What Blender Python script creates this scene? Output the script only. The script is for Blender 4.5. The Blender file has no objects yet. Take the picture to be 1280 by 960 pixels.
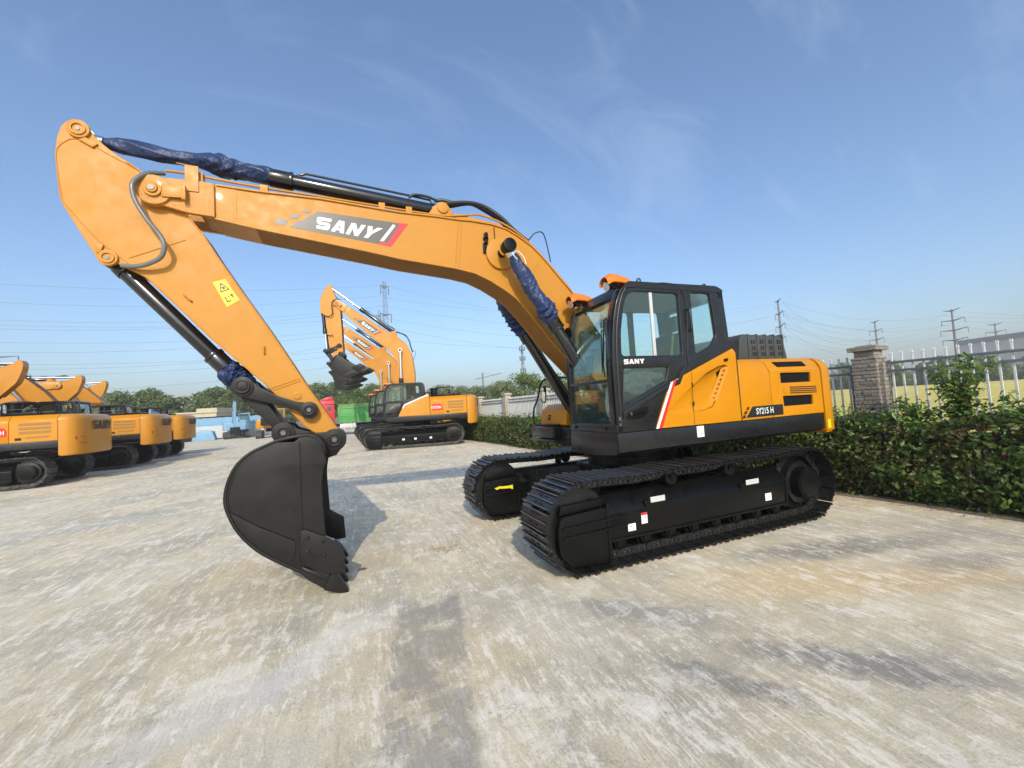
import bpy, bmesh, math, random
from math import sin, cos, pi, radians, sqrt, atan2
from mathutils import Vector, Matrix
import numpy as np

C = bpy.context.scene.collection
scene = bpy.context.scene
random.seed(7)

# ------------------------------------------------------------------ camera, sky, sun, exposure
cam_d = bpy.data.cameras.new('camera'); cam = bpy.data.objects.new('camera', cam_d); C.objects.link(cam)
cam_d.sensor_width = 36.0; cam_d.lens = 36.0 * 514.5 / 1280.0
cam_d.clip_start = 0.05; cam_d.clip_end = 4000
_f = Vector((-0.37443, -0.92577, 0.05246)).normalized()
_r = Vector((-0.92643, 0.37112, -0.06320)).normalized()
_u = _r.cross(_f).normalized()
cam.matrix_world = Matrix(((_r.x, _u.x, -_f.x, 3.831), (_r.y, _u.y, -_f.y, 5.050),
                           (_r.z, _u.z, -_f.z, 1.7155), (0, 0, 0, 1)))
scene.camera = cam

SUN_DIR = Vector((0.38, 1.6, 1.0)).normalized()          # from the ground towards the sun
sun_el = math.asin(SUN_DIR.z); sun_az = atan2(SUN_DIR.x, SUN_DIR.y)
world = bpy.data.worlds.new('World'); scene.world = world; world.use_nodes = True
nt = world.node_tree; nt.nodes.clear()
wo = nt.nodes.new('ShaderNodeOutputWorld'); bg = nt.nodes.new('ShaderNodeBackground')
sky = nt.nodes.new('ShaderNodeTexSky'); sky.sky_type = 'NISHITA'; sky.sun_disc = False
sky.sun_elevation = sun_el; sky.sun_rotation = sun_az
sky.air_density = 1.1; sky.dust_density = 2.2; sky.ozone_density = 3.0; sky.altitude = 0
# thin cirrus wisps: real cloud brightness laid over the sky by direction
tc = nt.nodes.new('ShaderNodeTexCoord'); mp = nt.nodes.new('ShaderNodeMapping')
mp.inputs['Rotation'].default_value = (0.3, 0.5, 0.9); mp.inputs['Scale'].default_value = (1.2, 5.5, 3.0)
nz = nt.nodes.new('ShaderNodeTexNoise'); nz.inputs['Scale'].default_value = 1.6
nz.inputs['Detail'].default_value = 9; nz.inputs['Roughness'].default_value = 0.62
nz.inputs['Distortion'].default_value = 0.7
cr = nt.nodes.new('ShaderNodeMapRange'); cr.inputs[1].default_value = 0.52; cr.inputs[2].default_value = 0.9
cr.inputs[3].default_value = 0.0; cr.inputs[4].default_value = 0.10
mx = nt.nodes.new('ShaderNodeMix'); mx.data_type = 'RGBA'
mx.inputs['B'].default_value = (8.5, 9.0, 9.6, 1)
nt.links.new(tc.outputs['Generated'], mp.inputs['Vector']); nt.links.new(mp.outputs[0], nz.inputs['Vector'])
nt.links.new(nz.outputs['Fac'], cr.inputs[0]); nt.links.new(cr.outputs[0], mx.inputs['Factor'])
tint = nt.nodes.new('ShaderNodeMix'); tint.data_type = 'RGBA'; tint.blend_type = 'MULTIPLY'; tint.inputs['Factor'].default_value = 1
tint.inputs['B'].default_value = (0.88, 0.97, 1.05, 1); nt.links.new(sky.outputs[0], tint.inputs['A'])
nt.links.new(tint.outputs['Result'], mx.inputs['A']); nt.links.new(mx.outputs['Result'], bg.inputs['Color'])
bg.inputs['Strength'].default_value = 0.145
nt.links.new(bg.outputs[0], wo.inputs['Surface'])

sl = bpy.data.lights.new('sun', 'SUN'); sl.energy = 2.35; sl.angle = radians(0.55); sl.color = (1.0, 0.90, 0.74)
sun = bpy.data.objects.new('sun', sl); C.objects.link(sun)
sun.rotation_euler = SUN_DIR.to_track_quat('Z', 'Y').to_euler(); sun.location = (0, 0, 60)

scene.view_settings.view_transform = 'Standard'; scene.view_settings.look = 'None'
scene.view_settings.exposure = 0.52; scene.view_settings.gamma = 1.0
scene.cycles.use_denoising = True
scene.cycles.max_bounces = 8; scene.cycles.transparent_max_bounces = 16
scene.cycles.sample_clamp_indirect = 6

# ------------------------------------------------------------------ materials
def NT(name):
    m = bpy.data.materials.new(name); m.use_nodes = True
    n = m.node_tree; b = n.nodes['Principled BSDF']
    return m, n, b
def L(n, a, b): n.links.new(a, b)
def noise(n, scale, detail=5, rough=0.55, vec=None, dist=0.0):
    t = n.nodes.new('ShaderNodeTexNoise'); t.inputs['Scale'].default_value = scale
    t.inputs['Detail'].default_value = detail; t.inputs['Roughness'].default_value = rough
    t.inputs['Distortion'].default_value = dist
    if vec is not None: L(n, vec, t.inputs['Vector'])
    return t.outputs['Fac']
def ramp(n, fac, stops):
    r = n.nodes.new('ShaderNodeValToRGB'); e = r.color_ramp.elements
    while len(e) < len(stops): e.new(0.5)
    for i, (p, c) in enumerate(stops):
        e[i].position = p; e[i].color = (*c, 1) if len(c) == 3 else c
    L(n, fac, r.inputs[0]); return r.outputs[0]
def mr(n, v, a, b, c, d):
    r = n.nodes.new('ShaderNodeMapRange'); L(n, v, r.inputs[0])
    for i, x in zip((1, 2, 3, 4), (a, b, c, d)): r.inputs[i].default_value = x
    return r.outputs[0]
def mix(n, f, a, b, mode='MIX'):
    m = n.nodes.new('ShaderNodeMix'); m.data_type = 'RGBA'; m.blend_type = mode
    if isinstance(f, (int, float)): m.inputs['Factor'].default_value = f
    else: L(n, f, m.inputs['Factor'])
    for k, v in (('A', a), ('B', b)):
        if isinstance(v, tuple): m.inputs[k].default_value = (*v, 1)
        else: L(n, v, m.inputs[k])
    return m.outputs['Result']
def bump(n, b, h, strength=0.2, dist=0.01):
    k = n.nodes.new('ShaderNodeBump'); k.inputs['Strength'].default_value = strength
    k.inputs['Distance'].default_value = dist; L(n, h, k.inputs['Height']); L(n, k.outputs[0], b.inputs['Normal'])
def coords(n, kind='Object', scale=None, rot=None):
    t = n.nodes.new('ShaderNodeTexCoord').outputs[kind]
    if scale or rot:
        m = n.nodes.new('ShaderNodeMapping')
        if scale: m.inputs['Scale'].default_value = scale
        if rot: m.inputs['Rotation'].default_value = rot
        L(n, t, m.inputs['Vector']); t = m.outputs[0]
    return t
def paint(name, col, rough=0.35, coat=0.0, metal=0.0, var=0.08, orange=0.04, dirt=None, spec=0.5):
    """sprayed paint: slight tonal drift, orange-peel bump, dust film"""
    m, n, b = NT(name); v = coords(n)
    c2 = tuple(max(0, x * (1 - var)) for x in col)
    c = ramp(n, noise(n, 2.3, 4, vec=v), [(0.3, c2), (0.7, col)])
    if dirt:
        f = mr(n, noise(n, 5.0, 8, 0.7, vec=v), 0.48, 0.8, 0.0, dirt[1])
        c = mix(n, f, c, dirt[0])
    L(n, c, b.inputs['Base Color'])
    r = mr(n, noise(n, 9, 6, vec=v), 0.3, 0.7, rough * 0.8, min(1, rough * 1.3)); L(n, r, b.inputs['Roughness'])
    b.inputs['Metallic'].default_value = metal
    b.inputs['Specular IOR Level'].default_value = spec
    b.inputs['Coat Weight'].default_value = coat; b.inputs['Coat Roughness'].default_value = 0.12
    if orange: bump(n, b, noise(n, 60, 3, vec=v), orange, 0.01)
    return m
def plain(name, col, rough=0.5, metal=0.0, spec=0.5):
    m, n, b = NT(name); b.inputs['Base Color'].default_value = (*col, 1)
    b.inputs['Roughness'].default_value = rough; b.inputs['Metallic'].default_value = metal
    b.inputs['Specular IOR Level'].default_value = spec
    return m
M = {}
DUST = (0.30, 0.26, 0.20)
M['yellow'] = paint('yellow_paint', (0.585, 0.230, 0.002), 0.38, 0.0, dirt=(DUST, 0.05), spec=0.20)
M['boomyellow'] = paint('arm_yellow_paint', (0.545, 0.236, 0.022), 0.42, 0.0, orange=0.06, dirt=(DUST, 0.08), spec=0.32)
M['roughcast'] = paint('cast_yellow_paint', (0.62, 0.275, 0.035), 0.30, 0.2, orange=0.0)
_n = M['roughcast'].node_tree; bump(_n, _n.nodes['Principled BSDF'], noise(_n, 34, 5, 0.7, vec=coords(_n)), 0.9, 0.012)
M['oldyellow'] = paint('weathered_yellow_paint', (0.60, 0.245, 0.010), 0.34, 0.25, dirt=(DUST, 0.20), spec=0.4)
M['black'] = paint('black_paint', (0.0035, 0.004, 0.0042), 0.34, 0.0, var=0.3, dirt=(DUST, 0.015), spec=0.22)
M['bucket'] = paint('bucket_black_paint', (0.0120, 0.0108, 0.0100), 0.42, 0.0, var=0.15, orange=0.06, dirt=(DUST, 0.035), spec=0.33)
M['track'] = paint('track_black_paint', (0.010, 0.010, 0.0105), 0.30, 0.0, var=0.3, orange=0.1, dirt=(DUST, 0.07), spec=0.45)
M['wornedge'] = paint('worn_grouser_edge', (0.20, 0.195, 0.185), 0.4, 0.0, metal=0.3, var=0.4)
M['usedtrack'] = paint('dusty_track_steel', (0.05, 0.048, 0.043), 0.6, 0.0, var=0.3, orange=0.1, dirt=(DUST, 0.5))
M['link'] = paint('bare_track_steel', (0.035, 0.034, 0.033), 0.28, 0.0, metal=0.5, var=0.3, dirt=(DUST, 0.12))
M['cabblack'] = paint('cab_grey_black_paint', (0.010, 0.011, 0.013), 0.30, 0.15, var=0.15, dirt=(DUST, 0.03), spec=0.4)
M['hood'] = paint('grey_hood_paint', (0.050, 0.052, 0.051), 0.38, 0.1, dirt=(DUST, 0.2))
M['dark'] = plain('dark_recess', (0.008, 0.008, 0.009), 0.8)
M['mesh'] = plain('vent_mesh', (0.007, 0.007, 0.008), 0.8, spec=0.15)
M['rubber'] = plain('rubber_hose', (0.018, 0.018, 0.019), 0.42)
M['greyhose'] = paint('grey_hose', (0.16, 0.165, 0.155), 0.35, 0.2)
M['chrome'] = plain('chrome_rod', (0.75, 0.76, 0.78), 0.12, 1.0)
M['steel'] = plain('bright_steel', (0.15, 0.15, 0.15), 0.5, 1.0)
M['cylblack'] = paint('gloss_black_cylinder', (0.012, 0.012, 0.013), 0.2, 0.5, var=0.2, orange=0.02)
M['white'] = plain('white_vinyl', (0.78, 0.78, 0.76), 0.4)
M['red'] = plain('red_vinyl', (0.62, 0.02, 0.025), 0.35)
M['decalgrey'] = plain('charcoal_vinyl', (0.10, 0.095, 0.085), 0.3)
M['decalblack'] = plain('black_vinyl', (0.016, 0.016, 0.018), 0.35)
M['warn'] = plain('yellow_warning_vinyl', (0.85, 0.62, 0.02), 0.4)
M['silver'] = plain('silver_vinyl', (0.55, 0.55, 0.55), 0.35)
M['orange'] = paint('orange_plastic', (0.78, 0.20, 0.012), 0.4)
M['lamp'] = plain('lamp_lens', (0.62, 0.62, 0.60), 0.15)
M['seat'] = plain('seat_fabric', (0.035, 0.037, 0.042), 0.85)
M['beige'] = paint('beige_paint', (0.55, 0.50, 0.38), 0.5)

def glass_mat(name, tint, gl=0.10):
    m = bpy.data.materials.new(name); m.use_nodes = True; n = m.node_tree; n.nodes.clear()
    o = n.nodes.new('ShaderNodeOutputMaterial'); t = n.nodes.new('ShaderNodeBsdfTransparent')
    g = n.nodes.new('ShaderNodeBsdfGlossy'); g.inputs['Roughness'].default_value = 0.03
    g.inputs['Color'].default_value = (0.9, 1, 0.97, 1)
    t.inputs['Color'].default_value = (*tint, 1)
    lw = n.nodes.new('ShaderNodeLayerWeight'); lw.inputs['Blend'].default_value = 0.25
    f = mr(n, lw.outputs['Fresnel'], 0, 1, gl * 0.4, 0.32)
    s = n.nodes.new('ShaderNodeMixShader'); L(n, f, s.inputs[0]); L(n, t.outputs[0], s.inputs[1]); L(n, g.outputs[0], s.inputs[2])
    d = n.nodes.new('ShaderNodeBsdfDiffuse'); d.inputs['Color'].default_value = (0.35, 0.55, 0.50, 1)
    s2 = n.nodes.new('ShaderNodeMixShader'); s2.inputs[0].default_value = 0.025
    L(n, s.outputs[0], s2.inputs[1]); L(n, d.outputs[0], s2.inputs[2])
    L(n, s2.outputs[0], o.inputs['Surface']); return m
M['glass'] = glass_mat('green_tinted_glass', (0.88, 0.955, 0.93), 0.10)
M['darkglass'] = glass_mat('dark_tinted_glass', (0.50, 0.58, 0.56), 0.25)

def film_mat():
    m, n, b = NT('crinkled_plastic_film')
    b.inputs['Base Color'].default_value = (0.86, 0.86, 0.85, 1); b.inputs['Roughness'].default_value = 0.25
    a = mr(n, noise(n, 26, 4, 0.7, vec=coords(n)), 0.35, 0.6, 0.45, 1.0); L(n, a, b.inputs['Alpha'])
    bump(n, b, noise(n, 30, 4, vec=coords(n)), 0.9, 0.02); return m
M['film'] = film_mat()
def tarp_mat():
    m, n, b = NT('blue_waterproof_cloth'); v = coords(n)
    L(n, ramp(n, noise(n, 7, 5, vec=v), [(0.3, (0.012, 0.026, 0.085)), (0.7, (0.026, 0.048, 0.135))]), b.inputs['Base Color'])
    b.inputs['Roughness'].default_value = 0.42; b.inputs['Specular IOR Level'].default_value = 0.4
    w = n.nodes.new('ShaderNodeTexNoise'); w.inputs['Scale'].default_value = 9; w.inputs['Detail'].default_value = 4
    w.inputs['Distortion'].default_value = 1.6; L(n, v, w.inputs['Vector'])
    bump(n, b, w.outputs['Fac'], 0.6, 0.03); return m
M['tarp'] = tarp_mat()

def leaf_mat(name, stops, rough=0.5, trans=0.25, tone=None, red=None):
    m = bpy.data.materials.new(name); m.use_nodes = True; n = m.node_tree; b = n.nodes['Principled BSDF']
    g = n.nodes.new('ShaderNodeNewGeometry')
    base = ramp(n, g.outputs['Random Per Island'], stops)
    oi = n.nodes.new('ShaderNodeObjectInfo')
    hs = n.nodes.new('ShaderNodeHueSaturation'); L(n, base, hs.inputs['Color'])
    L(n, mr(n, oi.outputs['Random'], 0, 1, 0.75, 1.25), hs.inputs['Value'])
    big = mix(n, mr(n, noise(n, 1.1, 3, vec=coords(n)), 0.4, 0.65, 0, 0.6), hs.outputs[0], tone or tuple(min(1, x * 1.7 + .004) for x in stops[-1][1]), 'MIX')
    if red: big = mix(n, mr(n, noise(n, 2.1, 5, .7, vec=coords(n)), .53, .62, 0, .8), big, red)
    L(n, big, b.inputs['Base Color']); b.inputs['Roughness'].default_value = rough
    t = n.nodes.new('ShaderNodeBsdfTranslucent'); L(n, big, t.inputs['Color'])
    s = n.nodes.new('ShaderNodeMixShader'); s.inputs[0].default_value = trans
    o = n.nodes['Material Output']; L(n, b.outputs[0], s.inputs[1]); L(n, t.outputs[0], s.inputs[2]); L(n, s.outputs[0], o.inputs['Surface'])
    return m
M['leaf'] = leaf_mat('tree_leaf', [(0.0, (0.036, 0.064, 0.014)), (0.5, (0.075, 0.125, 0.026)), (1.0, (0.140, 0.190, 0.045))])
M['leafpale'] = leaf_mat('pale_tree_leaf', [(0.0, (0.06, 0.085, 0.03)), (0.6, (0.11, 0.15, 0.055)), (1.0, (0.20, 0.23, 0.12))])
M['hedgeleaf'] = leaf_mat('hedge_leaf', [(0.0, (0.016, 0.050, 0.010)), (0.35, (0.050, 0.120, 0.020)), (0.84, (0.190, 0.280, 0.045)), (0.88, (0.19, 0.065, 0.03)), (1.0, (0.15, 0.09, 0.04))], 0.45, 0.35, (0.120, 0.200, 0.034), (0.115, 0.068, 0.032))
M['shootleaf'] = leaf_mat('young_leaf', [(0.0, (0.06, 0.15, 0.022)), (1.0, (0.20, 0.31, 0.06))], 0.35, 0.35)
M['bark'] = paint('bark', (0.09, 0.075, 0.055), 0.9, var=0.5, orange=0.5)

# ------------------------------------------------------------------ mesh helpers
class MB:
    def __init__(s): s.v = []; s.f = []; s.mi = []
    def add(s, vs, fs, mi=0):
        o = len(s.v); s.v += [tuple(v) for v in vs]
        for f in fs: s.f.append(tuple(i + o for i in f)); s.mi.append(mi)
        return s
    def box(s, x0, x1, y0, y1, z0, z1, mi=0, M4=None):
        vs = [Vector((x, y, z)) for x in (x0, x1) for y in (y0, y1) for z in (z0, z1)]
        if M4 is not None: vs = [M4 @ v for v in vs]
        return s.add(vs, [(0, 1, 3, 2), (4, 6, 7, 5), (0, 4, 5, 1), (2, 3, 7, 6), (0, 2, 6, 4), (1, 5, 7, 3)], mi)
    def prism(s, poly, y0, y1, mi=0):
        """polygon in (x, z) extruded along y"""
        n = len(poly)
        vs = [(p[0], y0, p[1]) for p in poly] + [(p[0], y1, p[1]) for p in poly]
        fs = [tuple(range(n)), tuple(range(2 * n - 1, n - 1, -1))] + [(i, i + n, (i + 1) % n + n, (i + 1) % n) for i in range(n)]
        return s.add(vs, fs, mi)
    def prismx(s, poly, x0, x1, mi=0):
        """polygon in (y, z) extruded along x"""
        n = len(poly)
        vs = [(x0, p[0], p[1]) for p in poly] + [(x1, p[0], p[1]) for p in poly]
        fs = [tuple(range(n)), tuple(range(2 * n - 1, n - 1, -1))] + [(i, i + n, (i + 1) % n + n, (i + 1) % n) for i in range(n)]
        return s.add(vs, fs, mi)
    def prismz(s, poly, z0, z1, mi=0):
        n = len(poly)
        vs = [(p[0], p[1], z0) for p in poly] + [(p[0], p[1], z1) for p in poly]
        fs = [tuple(range(n)), tuple(range(2 * n - 1, n - 1, -1))] + [(i, i + n, (i + 1) % n + n, (i + 1) % n) for i in range(n)]
        return s.add(vs, fs, mi)
    def cyl(s, a, b, r, r2=None, n=20, mi=0):
        a = Vector(a); b = Vector(b); r2 = r if r2 is None else r2
        d = (b - a).normalized(); u = d.orthogonal().normalized(); w = d.cross(u)
        vs = []
        for c, rr in ((a, r), (b, r2)):
            vs += [c + (u * cos(2 * pi * i / n) + w * sin(2 * pi * i / n)) * rr for i in range(n)]
        fs = [tuple(range(n - 1, -1, -1)), tuple(range(n, 2 * n))] + [(i, (i + 1) % n, (i + 1) % n + n, i + n) for i in range(n)]
        return s.add(vs, fs, mi)
    def ring(s, a, b, ro, ri, n=24, mi=0):
        a = Vector(a); b = Vector(b); d = (b - a).normalized(); u = d.orthogonal().normalized(); w = d.cross(u)
        vs = []
        for c, rr in ((a, ro), (b, ro), (b, ri), (a, ri)):
            vs += [c + (u * cos(2 * pi * i / n) + w * sin(2 * pi * i / n)) * rr for i in range(n)]
        fs = []
        for k in range(4):
            for i in range(n):
                j = (i + 1) % n; k2 = (k + 1) % 4
                fs.append((k * n + i, k * n + j, k2 * n + j, k2 * n + i))
        return s.add(vs, fs, mi)
    def tube(s, pts, r, n=10, mi=0, caps=True, jitter=None):
        pts = [Vector(p) for p in pts]; N = len(pts)
        rs = r if isinstance(r, (list, tuple)) else [r] * N
        t0 = (pts[1] - pts[0]).normalized(); u = t0.orthogonal().normalized(); vs = []
        for i, p in enumerate(pts):
            t = (pts[min(i + 1, N - 1)] - pts[max(i - 1, 0)]).normalized()
            u = (u - t * u.dot(t)).normalized(); w = t.cross(u)
            for k in range(n):
                a = 2 * pi * k / n; rr = rs[i] * (jitter(i, k) if jitter else 1)
                vs.append(p + (u * cos(a) + w * sin(a)) * rr)
        fs = [(i * n + k, i * n + (k + 1) % n, (i + 1) * n + (k + 1) % n, (i + 1) * n + k) for i in range(N - 1) for k in range(n)]
        if caps: fs += [tuple(range(n - 1, -1, -1)), tuple(range((N - 1) * n, N * n))]
        return s.add(vs, fs, mi)
    def strip(s, pts, y0, y1, th, mi=0):
        """flat bar following an (x, z) polyline; thickness th to the left of the path"""
        P = [Vector((p[0], 0, p[1])) for p in pts]; Q = []
        for i, p in enumerate(P):
            t = (P[min(i + 1, len(P) - 1)] - P[max(i - 1, 0)]).normalized()
            Q.append(p + Vector((-t.z, 0, t.x)) * th)
        n = len(P)
        vs = [(p.x, y0, p.z) for p in P] + [(p.x, y1, p.z) for p in P] + [(p.x, y1, p.z) for p in Q] + [(p.x, y0, p.z) for p in Q]
        fs = []
        for i in range(n - 1):
            for k in range(4):
                k2 = (k + 1) % 4; fs.append((k * n + i, k * n + i + 1, k2 * n + i + 1, k2 * n + i))
        fs += [(0, n, 2 * n, 3 * n), (n - 1, 4 * n - 1, 3 * n - 1, 2 * n - 1)]
        return s.add(vs, fs, mi)
    def mesh(s, name, mats, bevel=0.0, seg=2, smooth=35, bang=30):
        me = bpy.data.meshes.new(name); me.from_pydata(s.v, [], s.f)
        bm = bmesh.new(); bm.from_mesh(me)
        for f, m_ in zip(bm.faces, s.mi): f.material_index = m_
        bmesh.ops.recalc_face_normals(bm, faces=bm.faces)
        if bevel:
            ed = [e for e in bm.edges if len(e.link_faces) == 2 and e.calc_face_angle(0) > radians(bang)]
            if ed: bmesh.ops.bevel(bm, geom=ed, offset=bevel, segments=seg, profile=0.6, affect='EDGES', clamp_overlap=True)
        bm.to_mesh(me); bm.free()
        for m_ in (mats if isinstance(mats, (list, tuple)) else [mats]): me.materials.append(M[m_] if isinstance(m_, str) else m_)
        if smooth:
            me.shade_smooth(); me.set_sharp_from_angle(angle=radians(smooth))
        return me
def inst(me, name, parent=None, mat=None):
    o = bpy.data.objects.new(name, me); C.objects.link(o)
    if parent: o.parent = parent
    if mat is not None: o.matrix_local = mat
    return o
def obj(mb, name, mats, parent=None, bevel=0.0, **k): return inst(mb.mesh(name, mats, bevel, **k), name, parent)
def tag(o, label=None, cat=None, group=None, kind=None):
    if label: o['label'] = label
    if cat: o['category'] = cat
    if group: o['group'] = group
    if kind: o['kind'] = kind
    return o
def empty(name, loc=(0, 0, 0), rz=0.0, sc=1.0):
    o = bpy.data.objects.new(name, None); C.objects.link(o); o.empty_display_size = 0.3
    o.location = loc; o.rotation_euler = (0, 0, rz); o.scale = (sc, sc, sc); return o
def plate(name, outer, holes, depth, mats, bevel=0.0, plane='xz', at=0.0, bseg=2):
    """flat plate with holes; outline in 2D, extruded from `at` by depth (towards -axis)"""
    cu = bpy.data.curves.new(name, 'CURVE'); cu.dimensions = '2D'; cu.fill_mode = 'BOTH'
    cu.extrude = max(depth / 2 - bevel, 1e-4); cu.bevel_depth = bevel; cu.offset = -bevel; cu.bevel_resolution = bseg
    for ring in [outer] + list(holes):
        sp = cu.splines.new('POLY'); sp.points.add(len(ring) - 1); sp.use_cyclic_u = True
        for q, p in zip(sp.points, ring): q.co = (p[0], p[1], 0, 1)
    o = bpy.data.objects.new(name, cu); C.objects.link(o)
    dg = bpy.context.evaluated_depsgraph_get(); me = bpy.data.meshes.new_from_object(o.evaluated_get(dg))
    bpy.data.objects.remove(o); bpy.data.curves.remove(cu)
    for v in me.vertices:
        x, y, z = v.co
        if plane == 'xz': v.co = (x, at - depth / 2 + z, y)
        elif plane == 'yz': v.co = (at - depth / 2 + z, x, y)
        else: v.co = (x, y, at - depth / 2 + z)
    me.name = name; me.materials.clear()
    for m_ in (mats if isinstance(mats, (list, tuple)) else [mats]): me.materials.append(M[m_])
    bm = bmesh.new(); bm.from_mesh(me); bmesh.ops.remove_doubles(bm, verts=bm.verts, dist=1e-5)
    bmesh.ops.recalc_face_normals(bm, faces=bm.faces); bm.to_mesh(me); bm.free()
    me.shade_smooth(); me.set_sharp_from_angle(angle=radians(35))
    return me
def rounded(poly, r, n=4):
    """round the corners of a closed 2D polygon"""
    out = []; N = len(poly)
    for i in range(N):
        p = Vector(poly[i]); a = Vector(poly[i - 1]) - p; b = Vector(poly[(i + 1) % N]) - p
        k = min(r, a.length * 0.45, b.length * 0.45); A = p + a.normalized() * k; B = p + b.normalized() * k
        for j in range(n + 1):
            t = j / n; q = A * (1 - t) ** 2 + p * 2 * t * (1 - t) + B * t * t; out.append((q.x, q.y))
    return out
GLY = {
 'S': ([(0, 0), (.85, 0), (1, .14), (1, .5), (.85, .62), (.32, .62), (.32, .74), (1, .74), (1, 1), (.16, 1), (0, .88), (0, .5), (.15, .37), (.68, .37), (.68, .26), (0, .26)], [], 1.0),
 'A': ([(0, 0), (.36, 1), (.74, 1), (1.1, 0), (.75, 0), (.69, .18), (.41, .18), (.35, 0)], [[(.47, .38), (.55, .66), (.63, .38)]], 1.1),
 'N': ([(0, 0), (0, 1), (.32, 1), (.72, .46), (.72, 1), (1.03, 1), (1.03, 0), (.72, 0), (.31, .55), (.31, 0)], [], 1.03),
 'Y': ([(.37, 0), (.37, .38), (0, 1), (.37, 1), (.55, .64), (.73, 1), (1.1, 1), (.73, .38), (.73, 0)], [], 1.1)}
def sany_polys():
    x = 0; out = []
    for ch in 'SANY':
        o, h, w = GLY[ch]; out.append(([(a + x, b) for a, b in o], [[(a + x, b) for a, b in q] for q in h])); x += w + 0.14
    return out, x - 0.14
def flat_text(name, quad, mat, th=0.0015):
    """the maker's lettering laid on a quad: origin, end of baseline, top right, top left (3D)"""
    P, W = sany_polys(); o, e, tr, tl = [Vector(q) for q in quad]
    nrm = (e - o).cross(tl - o).normalized(); mb = MB()
    def mp_(a, b, k):
        u = a / W; v = b; return (o * (1 - u) * (1 - v) + e * u * (1 - v) + tr * u * v + tl * (1 - u) * v) + nrm * k
    for outer, holes in P:
        me = plate('tmp', outer, holes, 0.002, mat)
        vs = [mp_(v.co.x, v.co.z, th if v.co.y > -0.001 else 0) for v in me.vertices]
        mb.add(vs, [tuple(p.vertices) for p in me.polygons]); bpy.data.meshes.remove(me)
    return mb.mesh(name, mat, smooth=0)
def font_mesh(name, body, org, ux, uz, height, mat, off=0.0, squeeze=1.0, align='LEFT', th=0.0015):
    cu = bpy.data.curves.new(name, 'FONT'); cu.body = body; cu.size = 1.0; cu.offset = off; cu.extrude = 0.0
    cu.align_x = align
    o = bpy.data.objects.new(name, cu); C.objects.link(o); dg = bpy.context.evaluated_depsgraph_get()
    me = bpy.data.meshes.new_from_object(o.evaluated_get(dg)); bpy.data.objects.remove(o); bpy.data.curves.remove(cu)
    O = Vector(org); X = Vector(ux).normalized(); Z = Vector(uz).normalized(); n = X.cross(Z)
    for v in me.vertices: v.co = O + X * (v.co.x * height * squeeze / 0.7) + Z * (v.co.y * height / 0.7) + n * th
    me.materials.clear(); me.materials.append(M[mat]); me.name = name
    return me
def catmull(pts, k=8):
    P = [Vector(p) for p in pts]; P = [P[0] * 2 - P[1]] + P + [P[-1] * 2 - P[-2]]; out = []
    for i in range(1, len(P) - 2):
        for j in range(k):
            t = j / k; a, b, c, d = P[i - 1:i + 3]
            out.append(0.5 * ((2 * b) + (c - a) * t + (2 * a - 5 * b + 4 * c - d) * t * t + (-a + 3 * b - 3 * c + d) * t ** 3))
    out.append(P[-2]); return out
# ------------------------------------------------------------------ crawler excavator (metres; +x forward, +y its left / cab side)
BOOM_TOP = [(5.416,4.149),(5.106,4.163),(4.972,4.15),(4.622,4.137),(4.013,4.137),(3.426,4.101),(3.157,4.086),(2.711,4.085),(2.482,4.077),(2.275,4.08),(2.02,4.066),(1.813,4.025),(1.649,3.945),(1.472,3.836),(1.332,3.713),(1.211,3.584),(1.07,3.423),(0.909,3.254)]
BOOM_BOT = [(5.555,3.945),(5.195,3.807),(4.997,3.783),(4.633,3.719),(3.531,3.564),(3.185,3.507),(2.745,3.461),(2.518,3.437),(2.275,3.392),(2.085,3.311),(1.901,3.206),(1.742,3.098),(1.595,2.934),(1.445,2.761),(1.24,2.494)]
STICK_R = [(6.087,4.637),(6.04,4.631),(5.997,4.596),(5.935,4.501),(5.87,4.427),(5.797,4.362),(5.694,4.291),(5.589,4.213),(5.498,4.131),(5.201,3.779),(5.105,3.646),(4.986,3.422),(4.781,3.069),(4.563,2.706),(4.36,2.342),(4.218,2.079),(4.072,1.836),(3.927,1.585)]
STICK_L = [(6.132,4.604),(6.17,4.551),(6.198,4.45),(6.215,4.277),(6.2,4.047),(6.184,3.878),(6.163,3.806),(6.138,3.757),(6.049,3.573),(5.96,3.396),(5.91,3.292),(5.859,3.273),(5.801,3.3),(5.572,3.169),(5.325,2.883),(5.07,2.581),(4.8,2.301),(4.553,2.041),(4.398,1.831),(4.255,1.64),(4.162,1.565)]
STICK_WELD = [(6.043,4.446),(5.998,4.439),(5.856,4.349),(5.679,4.254),(5.583,4.19)]
STICK_WELD2 = [(6.043,4.446),(6.11,4.433),(6.182,4.359),(6.204,4.279),(6.194,4.093),(6.168,3.872),(6.125,3.781),(5.92,3.502),(5.72,3.314),(5.661,3.256)]
DECAL_BANNER = [(4.319,3.777),(4.245,3.853),(4.191,3.864),(4.121,3.93),(4.097,3.933),(4.046,3.984),(3.224,3.946),(3.418,3.674)]
DECAL_RED = [(3.224,3.946),(3.066,3.948),(3.28,3.65),(3.418,3.674),(3.39,3.694),(3.313,3.694),(3.168,3.93)]
DECAL_DARK2 = [(3.224,3.946),(3.168,3.93),(3.313,3.694),(3.39,3.694),(3.418,3.674)]
DECAL_SLASH = [(3.245,3.926),(3.212,3.91),(3.359,3.706),(3.403,3.709)]
DECAL_CHK1 = [(4.434,3.855),(4.326,3.858),(4.376,3.784),(4.471,3.801)]
DECAL_CHK2 = [(4.291,3.927),(4.213,3.926),(4.254,3.873),(4.322,3.879)]
DECAL_CHK3 = [(4.181,3.982),(4.107,3.985),(4.133,3.95),(4.2,3.949)]
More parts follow.
